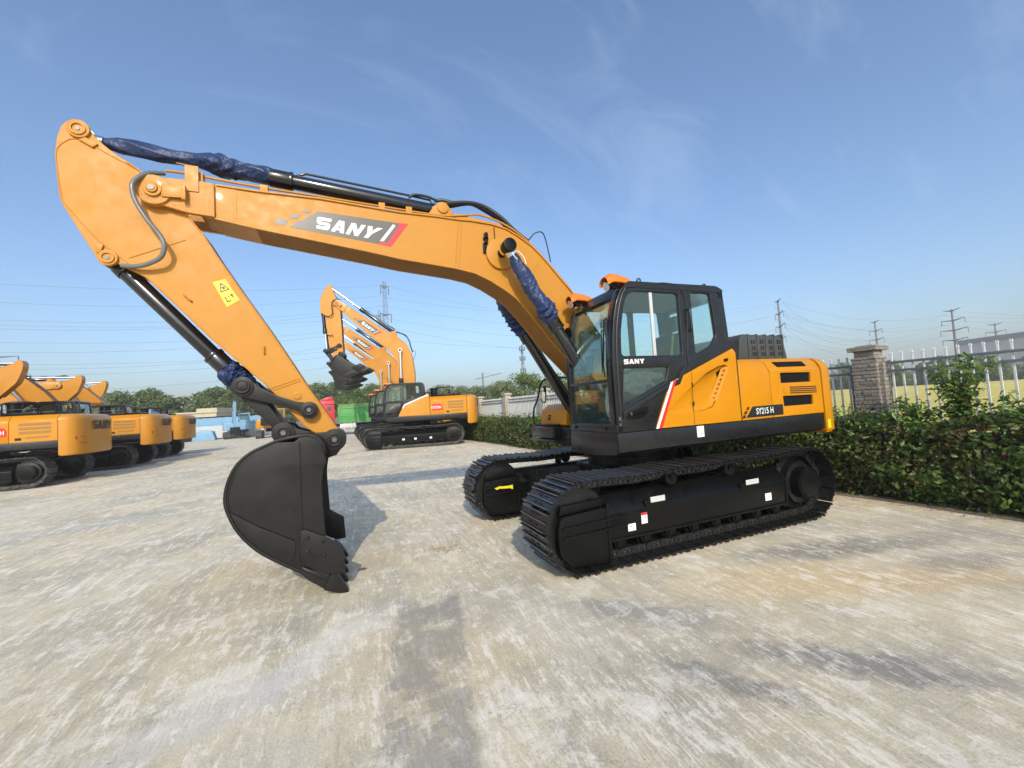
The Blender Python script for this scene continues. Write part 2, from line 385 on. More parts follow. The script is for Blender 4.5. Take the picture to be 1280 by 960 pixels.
DECAL_TXT = [(4.061,3.79),(3.484,3.724),(3.361,3.86),(4.05,3.925)]
STICK_DECAL = [(5.032,3.145),(4.923,3.184),(4.864,3.071),(4.804,2.975),(4.916,2.896),(4.974,3.017)]
BOOM_WELD_V = [(2.443,4.04),(2.518,3.437)]
BUCKET_SIDE = [(4.453,1.511),(4.559,1.468),(4.657,1.423),(4.753,1.342),(4.811,1.248),(4.85,1.131),(4.862,1.011),(4.837,0.896),(4.764,0.729),(4.632,0.559),(4.475,0.428),(4.293,0.3),(4.193,0.373),(4.068,0.576),(4.08,0.825),(4.085,1.067),(4.058,1.234),(4.039,1.273),(4.047,1.351),(4.068,1.452),(4.119,1.523),(4.181,1.547),(4.25,1.546),(4.31,1.501)]
BUCKET_LOWERPLATE = [(4.843,0.923),(4.63,0.76),(4.335,0.578),(4.323,0.546),(4.334,0.423),(4.368,0.4),(4.475,0.443),(4.631,0.573),(4.764,0.74)]
SIDE_CUTTER = [(4.279,0.665),(4.242,0.674),(4.066,0.576),(3.917,0.466),(3.913,0.404),(3.903,0.207),(4.003,0.202),(4.153,0.285),(4.279,0.355),(4.286,0.474)]
TOOTH = [(4.29,0.311),(4.292,0.267),(4.2,0.166),(4.086,0.078),(3.996,0.032),(3.891,-0.038),(3.893,0.001),(3.922,0.099),(4.046,0.201)]
HANGER = [(4.446,1.693),(4.31,1.617),(4.162,1.564),(4.04,1.562),(3.962,1.572),(3.862,1.479),(3.916,1.33),(4.026,1.299),(4.148,1.304),(4.36,1.424),(4.509,1.503)]
SIDEPANEL = [(0.622,1.354),(0.361,1.867),(-0.667,2.261),(-0.69,2.009),(-0.703,1.348),(0.055,1.356)]
FOOT = Vector((0.12, 0, 1.78)); SP = Vector((5.47, 0, 4.0)); KP = Vector((3.964, 0, 1.473)); LP = Vector((4.196, 0, 1.804))
EP = Vector((4.783, 0, 2.073)); HP = Vector((4.438, 0, 1.584)); BC = Vector((5.841, 0, 3.33)); AP = Vector((6.043, 0, 4.536))
AC = Vector((2.62, 0, 4.235)); BT = Vector((1.915, 0, 3.668)); BF = Vector((0.55, 0, 1.42))
LIB = []
def part(name, me, frame='upper', key=None, parent=None, sets='mb', label=None, loc=None):
    LIB.append(dict(name=name, me=me, frame=frame, key=key, parent=parent, sets=sets, label=label, loc=loc))
def rotp(p, a): return Matrix.Translation(p) @ Matrix.Rotation(-a, 4, 'Y') @ Matrix.Translation(-p)
def aim(P, Q, y=0.0):
    d = Q - P; a = atan2(d.z, d.x)
    return Matrix.Translation((P.x, y, P.z)) @ Matrix.Rotation(-a, 4, 'Y')
DELTA = (SP - KP) * .20
def frames(db, ds, dk, kind='m'):
    dl = DELTA if kind == 'b' else Vector((0, 0, 0))
    F = {'upper': Matrix.Identity(4)}
    B = rotp(FOOT, db); S = B @ rotp(SP, ds); K = S @ Matrix.Translation(dl) @ rotp(KP, dk)
    F['boom'] = B; F['stick'] = S; F['bucket'] = K
    for nm, y in (('L', 0.44), ('R', -0.44)):
        F['bcyl' + nm] = aim(BF, B @ BT, y); F['brod' + nm] = aim(B @ BT, BF, y)
    F['acyl'] = aim(B @ AC, S @ AP); F['arod'] = aim(S @ AP, B @ AC)
    # four-bar linkage: bell pin from the stick link pin and the bucket pin
    l1 = (EP - LP).length; l2 = (EP - HP).length; a = S @ (LP + dl); h = K @ HP
    d = (h - a).length; x = (l1 * l1 - l2 * l2 + d * d) / (2 * d); hh = sqrt(max(0, l1 * l1 - x * x))
    e = (h - a).normalized(); perp = Vector((e.z, 0, -e.x))
    c1 = a + e * x + perp * hh; c2 = a + e * x - perp * hh
    sb = S @ BC; E = c1 if (c1 - sb).length < (c2 - sb).length else c2
    F['link'] = aim(a, E); F['hlink'] = aim(h, E); F['kcyl'] = aim(sb, E); F['krod'] = aim(E, sb)
    return F

# ---- undercarriage
XI, ZC, RT = 1.70, 0.468, 0.428
def track_path():
    P = []
    for i in range(15): a = -pi / 2 + pi * i / 14; P.append((XI + RT * cos(a), ZC + RT * sin(a)))
    for x, z in ((1.3, .888), (.95, .872), (.7, .878), (.47, .893), (.2, .882), (0, .877), (-.2, .882), (-.43, .893), (-.7, .878), (-1.0, .872), (-1.35, .885)): P.append((x, z))
    for i in range(15): a = pi / 2 + pi * i / 14; P.append((-XI + RT * cos(a), ZC + RT * sin(a)))
    P.append((XI, ZC - RT)); return P
def resample(P, n):
    d = [0]
    for a, b in zip(P, P[1:]): d.append(d[-1] + sqrt((a[0] - b[0]) ** 2 + (a[1] - b[1]) ** 2))
    out = []
    for k in range(n):
        s = d[-1] * k / n; i = max(j for j in range(len(d)) if d[j] <= s); i = min(i, len(P) - 2)
        t = (s - d[i]) / (d[i + 1] - d[i]); a, b = P[i], P[i + 1]
        out.append((a[0] + (b[0] - a[0]) * t, a[1] + (b[1] - a[1]) * t, atan2(b[1] - a[1], b[0] - a[0])))
    return out, d[-1]
NS = 49
SPOTS, LOOP = resample(track_path(), NS)
PITCH = LOOP / NS
def shoe_mb(full=True):
    m = MB(); h = PITCH / 2 - 0.004
    prof = [(-h, 0), (-h, .010), (-h + .006, .034), (-h + .016, .034), (-h + .024, .011), (-.012, .010), (-.006, .030), (.006, .030), (.012, .010),
            (h - .024, .011), (h - .016, .034), (h - .006, .034), (h, .010), (h + .010, -.004), (h + .006, -.010), (h - .01, 0)]
    m.prism(prof, -0.298, 0.298)
    if full:
        for x in (-h + .011, 0, h - .011): m.box(x - .0035, x + .0035, -.292, .292, .029, .0352 if x else .0315, 2)
    if full:
        for x in (-.045, .045):
            for y in (-.085, -.045, .045, .085): m.cyl((x, y, .008), (x, y, .020), .011, n=6)
    for y in (-.09, .09):   # chain link pair under the shoe
        m.box(-h - .01, h + .01, y - .018, y + .018, -.085, -.004, 1)
        m.cyl((-h, y - .035, -.045), (-h, y + .035, -.045), .032, n=8, mi=1)
        if full:
            for x in (-.035, .035): m.cyl((x, y + .018 * (1 if y > 0 else -1), -.05), (x, y + .034 * (1 if y > 0 else -1), -.05), .013, n=6, mi=3)
    return m
shoe_me = shoe_mb().mesh('track_shoe', ['track', 'link', 'wornedge', 'steel'], bevel=0.0)
def shoe_mat(i, y):
    x, z, a = SPOTS[i]
    # local +x along the path, local +z outward
    return Matrix.Translation((x, y, z)) @ Matrix.Rotation(-a, 4, 'Y') @ Matrix.Rotation(pi, 4, 'X')
def track_frame(side):
    s = 1 if side > 0 else -1; m = MB(); yc = 1.19 * s
    for k in (1, -1):
        pass
    prof = [(yc + .17, .25), (yc + .17, .53), (yc + .15, .56), (yc + .02, .70), (yc - .10, .70), (yc - .17, .60), (yc - .17, .25)]
    m.prismx(prof, -1.36, 1.42)
    m.box(-1.36, 1.42, yc - .185, yc + .185, .235, .262)
    for x in (-1.372, 1.36): m.prismx([(a + (0.01 if a > yc else -.01) , b + .008) for a, b in prof], x, x + .03)
    return m
def guard(side, out):
    """cast idler cover at the front of the track frame, with two ribs"""
    y0 = 1.19 * side + out * .17; y1 = y0 + out * .045; m = MB()
    pl = rounded([(1.40, .615), (1.93, .585), (1.97, .46), (1.96, .22), (1.84, .09), (1.45, .055), (1.40, .06)], .04, 3)
    m.prism(pl, min(y0, y1), max(y0, y1))
    for z in (.50, .405):
        m.prism([(1.16, z + .012), (1.93, z - .012), (1.93, z - .034), (1.16, z - .010)], min(y1, y1 + out * .026), max(y1, y1 + out * .026))
    m.prism([(1.42, .62), (1.93, .59), (1.90, .68), (1.42, .70)], min(y0 - out * .05, y0), max(y0 - out * .05, y0))
    m.box(1.37, 1.405, min(y0 - out * .01, y1 + out * .008), max(y0 - out * .01, y1 + out * .008), .06, .65)
    return m
def idler():
    m = MB(); m.cyl((0, -.09, 0), (0, .09, 0), .375, n=40); m.cyl((0, -.055, 0), (0, .055, 0), .40, n=40)
    m.cyl((0, -.17, 0), (0, .17, 0), .10, n=20); return m
def sprocket():
    m = MB(); pts = []
    for i in range(42):
        a = 2 * pi * i / 42; r = .385 if i % 2 else .345; pts.append((r * cos(a), r * sin(a)))
    m.prism(pts, -.03, .03); m.cyl((0, -.1, 0), (0, .13, 0), .27, n=32); return m
def motor_cover():
    m = MB(); m.cyl((0, .10, 0), (0, .25, 0), .205, n=40); m.cyl((0, .25, 0), (0, .262, 0), .175, n=40)
    for i in range(24):
        a = 2 * pi * i / 24; m.cyl((.19 * cos(a), .25, .19 * sin(a)), (.19 * cos(a), .262, .19 * sin(a)), .010, n=6)
    return m
def mirror_y(m):
    m.v = [(x, -y, z) for x, y, z in m.v]; return m
for side in (1, -1):
    kf = 'tf%d' % side
    part('track_frame', track_frame(side).mesh('track_frame', 'black', bevel=.006), key=kf)
    part('idler_guard', guard(side, side).mesh('idler_guard', 'black', bevel=.006), parent=kf)
    part('idler_guard', guard(side, -side).mesh('idler_guard', 'black', bevel=.006), parent=kf)
    part('idler_wheel', idler().mesh('idler_wheel', 'track', bevel=.01), parent=kf, loc=Matrix.Translation((XI, 1.19 * side, ZC)))
    part('drive_sprocket', sprocket().mesh('drive_sprocket', 'track', bevel=.004), parent=kf, loc=Matrix.Translation((-XI, 1.19 * side, ZC)))
    mc = motor_cover()
    if side < 0: mirror_y(mc)
    part('travel_motor_cover', mc.mesh('travel_motor_cover', 'black', bevel=.004), parent=kf, loc=Matrix.Translation((-XI, 1.19 * side, ZC)))
    rb = MB()
    rb.cyl((0, -.12, 0), (0, .12, 0), .065, n=20); rb.cyl((0, .12, 0), (0, .135, 0), .085, n=20); rb.cyl((0, -.135, 0), (0, -.12, 0), .085, n=20)
    rb.cyl((0, -.16, 0), (0, .16, 0), .028, n=12); rb.prism([(-.07, -.14), (.07, -.14), (.035, .0), (-.035, .0)], -.155, -.14)
    rbm = rb.mesh('carrier_roller', 'black', bevel=.004)
    for x in (.47, -.43): part('carrier_roller', rbm, parent=kf, loc=Matrix.Translation((x, 1.19 * side + .02 * side, .80)))
    tr = MB(); tr.cyl((0, -.13, 0), (0, .13, 0), .07, n=18); tr.cyl((0, -.075, 0), (0, -.055, 0), .09, n=18); tr.cyl((0, .055, 0), (0, .075, 0), .09, n=18); tr.box(-.045, .045, -.15, .15, -.03, .08)
    trm = tr.mesh('track_roller', 'black', bevel=.004)
    for i in range(8): part('track_roller', trm, parent=kf, loc=Matrix.Translation((-1.2 + i * .343, 1.19 * side, .195)))
    for i in range(NS): part('track_shoe', shoe_me, sets='m', parent=kf, loc=shoe_mat(i, 1.19 * side))
    ch = MB(); sm = shoe_mb(False)
    for i in range(NS):
        MM = shoe_mat(i, 1.19 * side); o = len(ch.v); ch.v += [tuple(MM @ Vector(v)) for v in sm.v]
        ch.f += [tuple(k + o for k in f) for f in sm.f]; ch.mi += sm.mi
    part('track_chain', ch.mesh('track_chain', ['usedtrack', 'usedtrack']), sets='b', parent=kf)
# tie-down arrow on the inner face of the far guard
ya = -1.19 + .17 + .045 + .0265
ar = MB().prism([(1.50, .478), (1.54, .452), (1.60, .470), (1.60, .462), (1.75, .452), (1.80, .430), (1.80, .478), (1.80, .500), (1.75, .492), (1.60, .494), (1.60, .505)][::-1], ya, ya + .002)
ar.v = [(3.30 - x, y, z) for x, y, z in ar.v]
part('tie_down_arrow', ar.mesh('tie_down_arrow', 'warn', smooth=0), sets='m', parent='tf-1', label='yellow arrow sticker')
yo = 1.19 + .172
def sticker(x0, x1, z0, z1, y=yo, mat='white', band=None, marks=0):
    m = MB(); m.box(min(x0, x1), max(x0, x1), y, y + .002, z0, z1)
    if band: m.box(min(x0, x1), max(x0, x1), y + .002, y + .003, z1 - (z1 - z0) * .22, z1, 1)
    if marks:
        rnd = random.Random(marks)
        for i in range(marks):
            cx = min(x0, x1) + abs(x1 - x0) * rnd.uniform(.15, .8); cz = z0 + (z1 - z0) * rnd.uniform(.15, .65)
            m.box(cx, cx + abs(x1 - x0) * .045, y + .002, y + .003, cz, cz + (z1 - z0) * .16, 2)
    return m.mesh('sticker', [mat, 'red', 'decalblack'], smooth=0)
part('sticker', sticker(1.02, 1.12, .31, .385, marks=5), sets='m', parent='tf1')
part('sticker', sticker(.86, .94, .36, .475, band=True, marks=3), sets='m', parent='tf1', label='white sticker with a red band')
part('sticker', sticker(-1.08, -.97, .33, .42, marks=3), sets='m', parent='tf1')
part('reflector_plate', sticker(.60, .80, .565, .625, mat='silver'), sets='m', parent='tf1')
part('reflector_plate', sticker(-.88, -.66, .565, .625, mat='silver'), sets='m', parent='tf1')
for xx in (.4, -.1, -.75): part('sticker', sticker(xx, xx + .1, .33, .41), sets='b', parent='tf1')
for xc in (.78, -.66):
    stp = MB(); stp.box(xc - .28, xc + .1, 1.345, 1.372, .535, .56); stp.box(xc + .02, xc + .10, 1.33, 1.368, .54, .60); stp.box(xc - .22, xc - .14, 1.33, 1.358, .54, .60)
    part('step_bracket', stp.mesh('step_bracket', 'black', bevel=.003), sets='m', parent='tf1')

cb = MB(); cb.prismz(rounded([(-.62, -.62), (.62, -.62), (.62, .62), (-.62, .62)], .25, 5), .42, .80)
for sx in (1, -1):
    for sy in (1, -1):
        # cranked leg of the X frame running to the track frame
        P = [(.30, .35, .78, .45), (.62, .62, .78, .44), (.86, .86, .72, .38), (1.02, 1.06, .64, .32)]
        for (xa, ya_, zt, zb), (xb, yb, zt2, zb2) in zip(P, P[1:]):
            w = .25
            vs = [(sx * (xa - w), sy * ya_, zb), (sx * (xa + w), sy * ya_, zb), (sx * (xa + w), sy * ya_, zt - .03), (sx * (xa - w), sy * ya_, zt),
                  (sx * (xb - w), sy * yb, zb2), (sx * (xb + w), sy * yb, zb2), (sx * (xb + w), sy * yb, zt2 - .03), (sx * (xb - w), sy * yb, zt2)]
            cb.add(vs, [(0, 1, 2, 3), (4, 7, 6, 5), (0, 4, 5, 1), (1, 5, 6, 2), (2, 6, 7, 3), (3, 7, 4, 0)])
part('car_body', cb.mesh('car_body', 'black', bevel=.012))
sr = MB(); sr.cyl((0, 0, .79), (0, 0, 1.0), .60, n=56); sr.cyl((0, 0, .93), (0, 0, 1.06), .66, n=56)
for i in range(40): a = 2 * pi * i / 40; sr.cyl((.63 * cos(a), .63 * sin(a), .915), (.63 * cos(a), .63 * sin(a), .93), .016, n=6)
part('swing_bearing', sr.mesh('swing_bearing', 'black', bevel=.004))

# ---- upper structure
dk = MB(); sec = [(1.325, 1.343), (1.325, 1.135), (1.27, 1.10), (.7, 1.065), (.3, 1.065), (.3, 1.343)]
dk.prismx(sec, -2.33, 1.13); dk.prismx([(-y, z) for y, z in sec], -2.33, .80)
dk.box(-2.33, .62, -.31, .31, 1.065, 1.343)
part('revolving_deck', dk.mesh('revolving_deck', 'cabblack', bevel=.012), key='deck')
part('sticker', sticker(.015, -.095, 1.205, 1.335, y=1.326, marks=4), parent='deck', sets='m')
part('boom_bracket', MB().prism([(-.35, 1.30), (.62, 1.30), (.66, 1.42), (.55, 1.50), (.32, 1.62), (.20, 1.88), (.05, 1.90), (-.30, 1.55)], .22, .27)
     .prism([(-.35, 1.30), (.62, 1.30), (.66, 1.42), (.55, 1.50), (.32, 1.62), (.20, 1.88), (.05, 1.90), (-.30, 1.55)], -.27, -.22)
     .cyl((.55, -.5, 1.42), (.55, .5, 1.42), .05).mesh('boom_bracket', 'cabblack', bevel=.006))
# house: rounded upper edge, panelled side
sec = [(1.30, 1.346), (1.30, 1.92), (1.285, 1.98), (1.24, 2.06), (1.16, 2.12), (1.05, 2.14), (-1.05, 2.14), (-1.2, 2.10), (-1.30, 1.92), (-1.30, 1.346)]
hm = MB(); hm.prismx(sec, -2.325, -.72); part('engine_house', hm.mesh('engine_house', 'yellow', bevel=.01), key='house')
rt = MB(); rt.box(-.72, .10, -1.30, -.40, 1.346, 1.78); part('side_tank', rt.mesh('side_tank', 'yellow', bevel=.04, seg=3))
# outer door skins (y from 1.302 to 1.335); mid door plain, rear door with vent openings
skt = [(1.3346, 1.35), (1.3346, 1.925), (1.318, 1.985), (1.27, 2.068), (1.185, 2.13), (1.18, 2.125), (1.262, 2.063), (1.31, 1.98), (1.303, 1.92), (1.303, 1.35)]
d1 = MB(); d1.prismx(skt, -1.292, -.735); part('engine_door', d1.mesh('engine_door', 'yellow', bevel=.006), key='door1')
vents_m = [[(-1.50, 1.925), (-2.11, 1.918), (-2.107, 1.787), (-1.498, 1.789)], [(-1.515, 1.617), (-2.118, 1.608), (-2.113, 1.478), (-1.522, 1.481)]]
d2 = MB(); 
pm = plate('vented_door', rounded([(-1.302, 1.35), (-2.318, 1.35), (-2.318, 1.94), (-1.302, 1.94)], .01, 2), [rounded(v, .012, 2) for v in vents_m], .030, 'yellow', bevel=.004, at=1.3346)
part('vented_door', pm, sets='m', key='door2')
d2.prismx([(1.3346, 1.941), (1.318, 1.987), (1.27, 2.068), (1.185, 2.13), (1.18, 2.125), (1.262, 2.063), (1.30, 1.98), (1.30, 1.941)], -2.318, -1.302)
part('door_shoulder', d2.mesh('door_shoulder', 'yellow', bevel=.004), parent='house')
part('vent', plate('vent', [(-1.48, 1.94), (-2.13, 1.94), (-2.13, 1.46), (-1.48, 1.46)], [], .006, 'mesh', at=1.308), parent='door2', sets='m')
tv = MB(); tv.add([(-1.44, 1.272, 2.070), (-2.03, 1.272, 2.070), (-2.06, 1.312, 2.005), (-1.49, 1.312, 2.005), (-1.44, 1.265, 2.066), (-2.03, 1.265, 2.066), (-2.06, 1.305, 2.0), (-1.49, 1.305, 2.0)],
    [(0, 1, 2, 3), (4, 7, 6, 5), (0, 4, 5, 1), (1, 5, 6, 2), (2, 6, 7, 3), (3, 7, 4, 0)]); tv.v = [(x, y + .008, z + .006) for x, y, z in tv.v]
part('vent', tv.mesh('vent', 'mesh', smooth=0), parent='house', sets='m')
lv = MB()
for i in range(4):
    z = 1.735 - i * .026; lv.prism([(-1.66, z), (-2.20, z - .010), (-2.20, z - .024), (-1.66, z - .014)], 1.3346, 1.337)
part('louvre', lv.mesh('louvre', 'dark', smooth=0), parent='door2', sets='m')
lk = MB(); lk.prism(rounded([(-1.53, 1.735), (-1.62, 1.733), (-1.62, 1.655), (-1.53, 1.657)], .01), 1.3346, 1.340); part('door_latch', lk.mesh('door_latch', 'yellow', bevel=.002), parent='door2', sets='m')
# background machines: pressed louvre panels instead of open vents
d3 = plate('vented_door', rounded([(-1.302, 1.35), (-2.318, 1.35), (-2.318, 1.94), (-1.302, 1.94)], .01, 2), [], .030, 'oldyellow', bevel=.004, at=1.3346)
part('vented_door', d3, sets='b', key='door2b')
for z in (1.86, 1.74, 1.62): part('vent', MB().prism([(-1.5, z + .04), (-2.18, z + .04), (-2.18, z - .035), (-1.5, z - .035)], 1.3346, 1.339).mesh('vent', [paint('louvre_tan', (.34, .17, .03), .6)], smooth=0), sets='b', parent='door2b')
part('vent', MB().prism([(-1.66, 1.50), (-2.18, 1.505), (-2.10, 1.455), (-1.6, 1.45)], 1.3346, 1.339).mesh('vent', [bpy.data.materials['louvre_tan']], smooth=0), sets='b', parent='door2b')
part('tie_plate', MB().prism([(-1.42, 1.48), (-1.55, 1.48), (-1.55, 1.41), (-1.42, 1.41)], 1.3346, 1.342).mesh('tie_plate', 'dark', smooth=0), sets='b', parent='door2b')
bd = MB(); bd.prism(rounded([(-.80, 1.53), (-1.27, 1.53), (-1.25, 1.74), (-1.18, 1.80), (-.86, 1.80), (-.78, 1.72)], .07), 1.3346, 1.337); part('model_badge', bd.mesh('model_badge', 'red', smooth=0), sets='b', parent='door1', key='badge')
part('lettering', font_mesh('lettering', 'SY375H', (-.775, 1.338, 1.60), (-1, 0, 0), (0, 0, 1), .115, 'white', off=.02, squeeze=.80), sets='b', parent='door1')
# model number decal
md = MB(); md.prism([(-.805, 1.375), (-.93, 1.512), (-1.494, 1.512), (-1.49, 1.375)], 1.3346, 1.3362)
for (a, b, c, d) in (((-.735, 1.372), (-.785, 1.372), (-.805, 1.412), (-.757, 1.412)), ((-.765, 1.424), (-.812, 1.424), (-.838, 1.462), (-.792, 1.462)), ((-.812, 1.474), (-.855, 1.474), (-.878, 1.510), (-.838, 1.510))): md.prism([a, b, c, d], 1.3346, 1.3362, 1)
part('model_decal', md.mesh('model_decal', ['decalblack', paint('brown_vinyl', (.035, .012, .006), .4)], smooth=0), sets='m', parent='door1')
part('lettering', font_mesh('lettering', 'SY215 H', (-.985, 1.3368, 1.412), (-1, 0, 0), (0, 0, 1), .075, 'white', off=.014, squeeze=.84), sets='m', parent='door1')
part('seam', MB().box(-.735, -.722, 1.30, 1.3356, 1.35, 2.0).mesh('seam', 'dark', smooth=0), parent='house')

# cab-side yellow panel with its recessed scoop and slots
SPn = [(.622, 1.354), (.50, 1.61), (.361, 1.867), (-.667, 2.255), (-.715, 2.20), (-.715, 1.350)]
pocket_o = [(.50, 1.505), (-.10, 1.515), (-.25, 1.545), (-.335, 1.635), (-.565, 2.02), (-.52, 2.055), (-.40, 2.035), (-.19, 1.955)]
sp = plate('side_panel', rounded(SPn, .01, 2), [pocket_o], .028, 'yellow', bevel=.004, at=1.340)
part('side_panel', sp, key='sidep', sets='m')
spb = plate('side_panel', rounded(SPn, .01, 2), [], .028, 'oldyellow', bevel=.004, at=1.340); part('side_panel', spb, key='sidepb', sets='b')
pk = MB(); bot = [(.50, 1.505), (.30, 1.508), (.10, 1.512), (-.10, 1.520), (-.235, 1.555), (-.31, 1.64), (-.43, 1.84), (-.535, 2.015)]
top = [(.50, 1.505), (.35, 1.61), (.20, 1.70), (.05, 1.79), (-.12, 1.88), (-.25, 1.955), (-.40, 2.025), (-.535, 2.04)]
vs = []; n = len(bot)
for i, (b_, t_) in enumerate(zip(bot, top)):
    u = i / (n - 1); dd = .050 * min(1, u * 1.25) ** 1.3
    for k in range(7):
        w = k / 6; e = min(1, w / .18) * min(1, (1 - w) / .25 + .02); e = max(0, min(1, e))
        vs.append((b_[0] * (1 - w) + t_[0] * w, 1.338 - dd * (e ** .8), b_[1] * (1 - w) + t_[1] * w))
pk.add(vs, [(i * 7 + k, i * 7 + k + 1, (i + 1) * 7 + k + 1, (i + 1) * 7 + k) for i in range(n - 1) for k in range(6)])
back = [(x, z) for x, z in pocket_o]
part('scoop', pk.mesh('scoop', 'yellow', smooth=70), parent='sidep', sets='m')
part('scoop_backing', plate('scoop_backing', [(.52, 1.49), (-.3, 1.49), (-.62, 2.06), (-.15, 2.06), (.4, 1.75)], [], .004, 'yellow', at=1.288), parent='sidep', sets='m')
# sloping wall that carries the slots
wl = MB(); P0 = Vector((-.33, 0, 1.615)); P1 = Vector((-.585, 0, 2.035)); dr = (P1 - P0).normalized(); nr = Vector((dr.z, 0, -dr.x))
a, b_ = P0 - nr * .0, P1
wl.add([(a.x - .0, 1.341, a.z), (b_.x, 1.341, b_.z), (b_.x + .075, 1.300, b_.z + .012), (a.x + .085, 1.300, a.z + .02), (a.x - .01, 1.29, a.z), (b_.x - .01, 1.29, b_.z)],
       [(0, 1, 2, 3), (0, 4, 5, 1)]); part('scoop_wall', wl.mesh('scoop_wall', 'yellow', smooth=0), parent='sidep', sets='m')
stl = MB()
for i in range(7):
    c = P0 + dr * (.035 + i * .064); x = c.x + .037; y = 1.3225
    Mx = Matrix.Translation((x, y, c.z + .012)) @ Matrix.Rotation(atan2(.041, .08), 4, 'Z') @ Matrix.Rotation(-.12, 4, 'Y')
    stl.add([Mx @ Vector((cos(t) * .027 * (1 if abs(cos(t)) < .99 else 1), .0015 * q, sin(t) * .009)) for q in (-1, 3) for t in [2 * pi * k / 12 for k in range(12)]],
            [tuple(range(12)), tuple(range(23, 11, -1))] + [(k, (k + 1) % 12, (k + 1) % 12 + 12, k + 12) for k in range(12)])
part('slot', stl.mesh('slot', 'dark', smooth=0), parent='sidep', sets='m')
ln = MB(); ln.prism([(.052, 1.36), (.058, 1.36), (.040, 1.985), (.034, 1.985)], 1.3395, 1.3410); part('seam', ln.mesh('seam', 'dark', smooth=0), parent='sidep', sets='m')
hg = MB()
for z in (1.80, 1.58): hg.cyl((.044, 1.343, z), (.044, 1.343, z + .05), .009, n=8)
part('hinge', hg.mesh('hinge', 'dark'), parent='sidep', sets='m')
part('key_lock', MB().prism(rounded([(-.50, 2.125), (-.565, 2.135), (-.565, 2.10), (-.50, 2.09)], .01), 1.340, 1.350).mesh('key_lock', 'black', bevel=.002), parent='sidep', sets='m')
part('door_seam', MB().box(-.728, -.716, 1.33, 1.342, 1.35, 2.18).mesh('door_seam', 'dark', smooth=0), parent='sidep', sets='m')
str_ = MB(); str_.prism([(.622, 1.354), (.361, 1.867), (.318, 1.883), (.585, 1.354)], 1.3402, 1.3415); str_.prism([(.585, 1.354), (.318, 1.883), (.272, 1.900), (.535, 1.354)], 1.3402, 1.3415, 1)
part('stripe', str_.mesh('stripe', ['white', 'red'], smooth=0), parent='sidep', sets='m', label='white and red slanting stripe')
str2 = MB(); str2.prism([(.45, 1.70), (.361, 1.867), (-.667, 2.255), (-.667, 2.20), (.33, 1.82), (.41, 1.69)], 1.3402, 1.3415); part('stripe', str2.mesh('stripe', 'white', smooth=0), parent='sidepb', sets='b')
# counterweight
cwp = [(-2.335, 1.34), (-2.50, 1.325), (-2.62, 1.27), (-2.72, 1.15), (-2.80, .90), (-2.86, .5), (-2.88, 0)]; cwp = cwp + [(x, -y) for x, y in cwp[-2::-1]]
cw = MB(); cw.prismz(cwp, 1.07, 2.13); cwm = cw.mesh('counterweight', 'yellow', bevel=.0)
bm = bmesh.new(); bm.from_mesh(cwm)
bmesh.ops.bevel(bm, geom=[e for e in bm.edges if all(v.co.z > 2.12 for v in e.verts) and not all(abs(v.co.x + 2.335) < .01 for v in e.verts)], offset=.20, segments=6, profile=.5, affect='EDGES', clamp_overlap=True)
bmesh.ops.bevel(bm, geom=[e for e in bm.edges if all(v.co.z < 1.08 for v in e.verts)], offset=.03, segments=2, affect='EDGES', clamp_overlap=True)
bm.to_mesh(cwm); bm.free(); cwm.shade_smooth(); cwm.set_sharp_from_angle(angle=radians(50))
part('counterweight', cwm, key='cw', sets='m')
cwb = cwm.copy()
for v in cwb.vertices:
    if v.co.z < 1.4: v.co.z -= .20
cwb.materials.clear(); cwb.materials.append(M['oldyellow']); part('counterweight', cwb, key='cwb', sets='b')
M['inkdark'] = plain('dark_brown_lettering', (.035, .022, .014), .5)
part('lettering', flat_text('lettering', [(-2.884, .62, 1.62), (-2.884, -.62, 1.62), (-2.884, -.62, 1.90), (-2.884, .62, 1.90)], 'inkdark', .006), parent='cwb', sets='b')
_d = Vector((-2.8, .9, 0)) - Vector((-2.62, 1.27, 0)); _o = Vector((-2.66, 1.255, 1.22))
rd = MB(); Q_ = [_o + _d.normalized() * a + Vector((0, 0, z)) for a, z in ((0, .20), (.30, .20), (.30, .17), (.12, .17), (.20, .02), (.42, 0), (.42, -.01), (.12, -.01))]
rd.add(Q_, [tuple(range(8))]); part('arrow_decal', rd.mesh('arrow_decal', 'red', smooth=0), parent='cwb', sets='b')
part('sticker', MB().add([(-2.36, 1.343, 1.13), (-2.44, 1.336, 1.13), (-2.44, 1.336, 1.25), (-2.36, 1.343, 1.25)], [(0, 1, 2, 3)]).mesh('sticker', 'warn', smooth=0), parent='cw', sets='m')
# engine hood on top
eh = MB(); eh.prism(rounded([(-1.16, 2.14), (-1.20, 2.44), (-1.26, 2.50), (-2.02, 2.475), (-2.08, 2.40), (-2.14, 2.14)], .03), .10, 1.02)
part('engine_hood', eh.mesh('engine_hood', 'hood', bevel=.02), key='hood', sets='m')
for i in range(4):
    gr = MB(); x = -1.42 - i * .175
    for r in range(3):
        z = 2.42 - r * .085; xo = x - r * .008
        for q in (0, .045): gr.box(xo - q - .028, xo - q, 1.0185, 1.0225, z - .06, z)
    part('hood_grille', gr.mesh('hood_grille', 'dark', smooth=0), parent='hood', sets='m')
rib = MB()
for i in range(5):
    x = -1.345 - i * .175; rib.prism([(x, 2.16), (x - .010, 2.50), (x - .035, 2.50), (x - .03, 2.16)], .3, 1.03)
part('hood_rib', rib.mesh('hood_rib', 'hood', bevel=.006), parent='hood', sets='m')
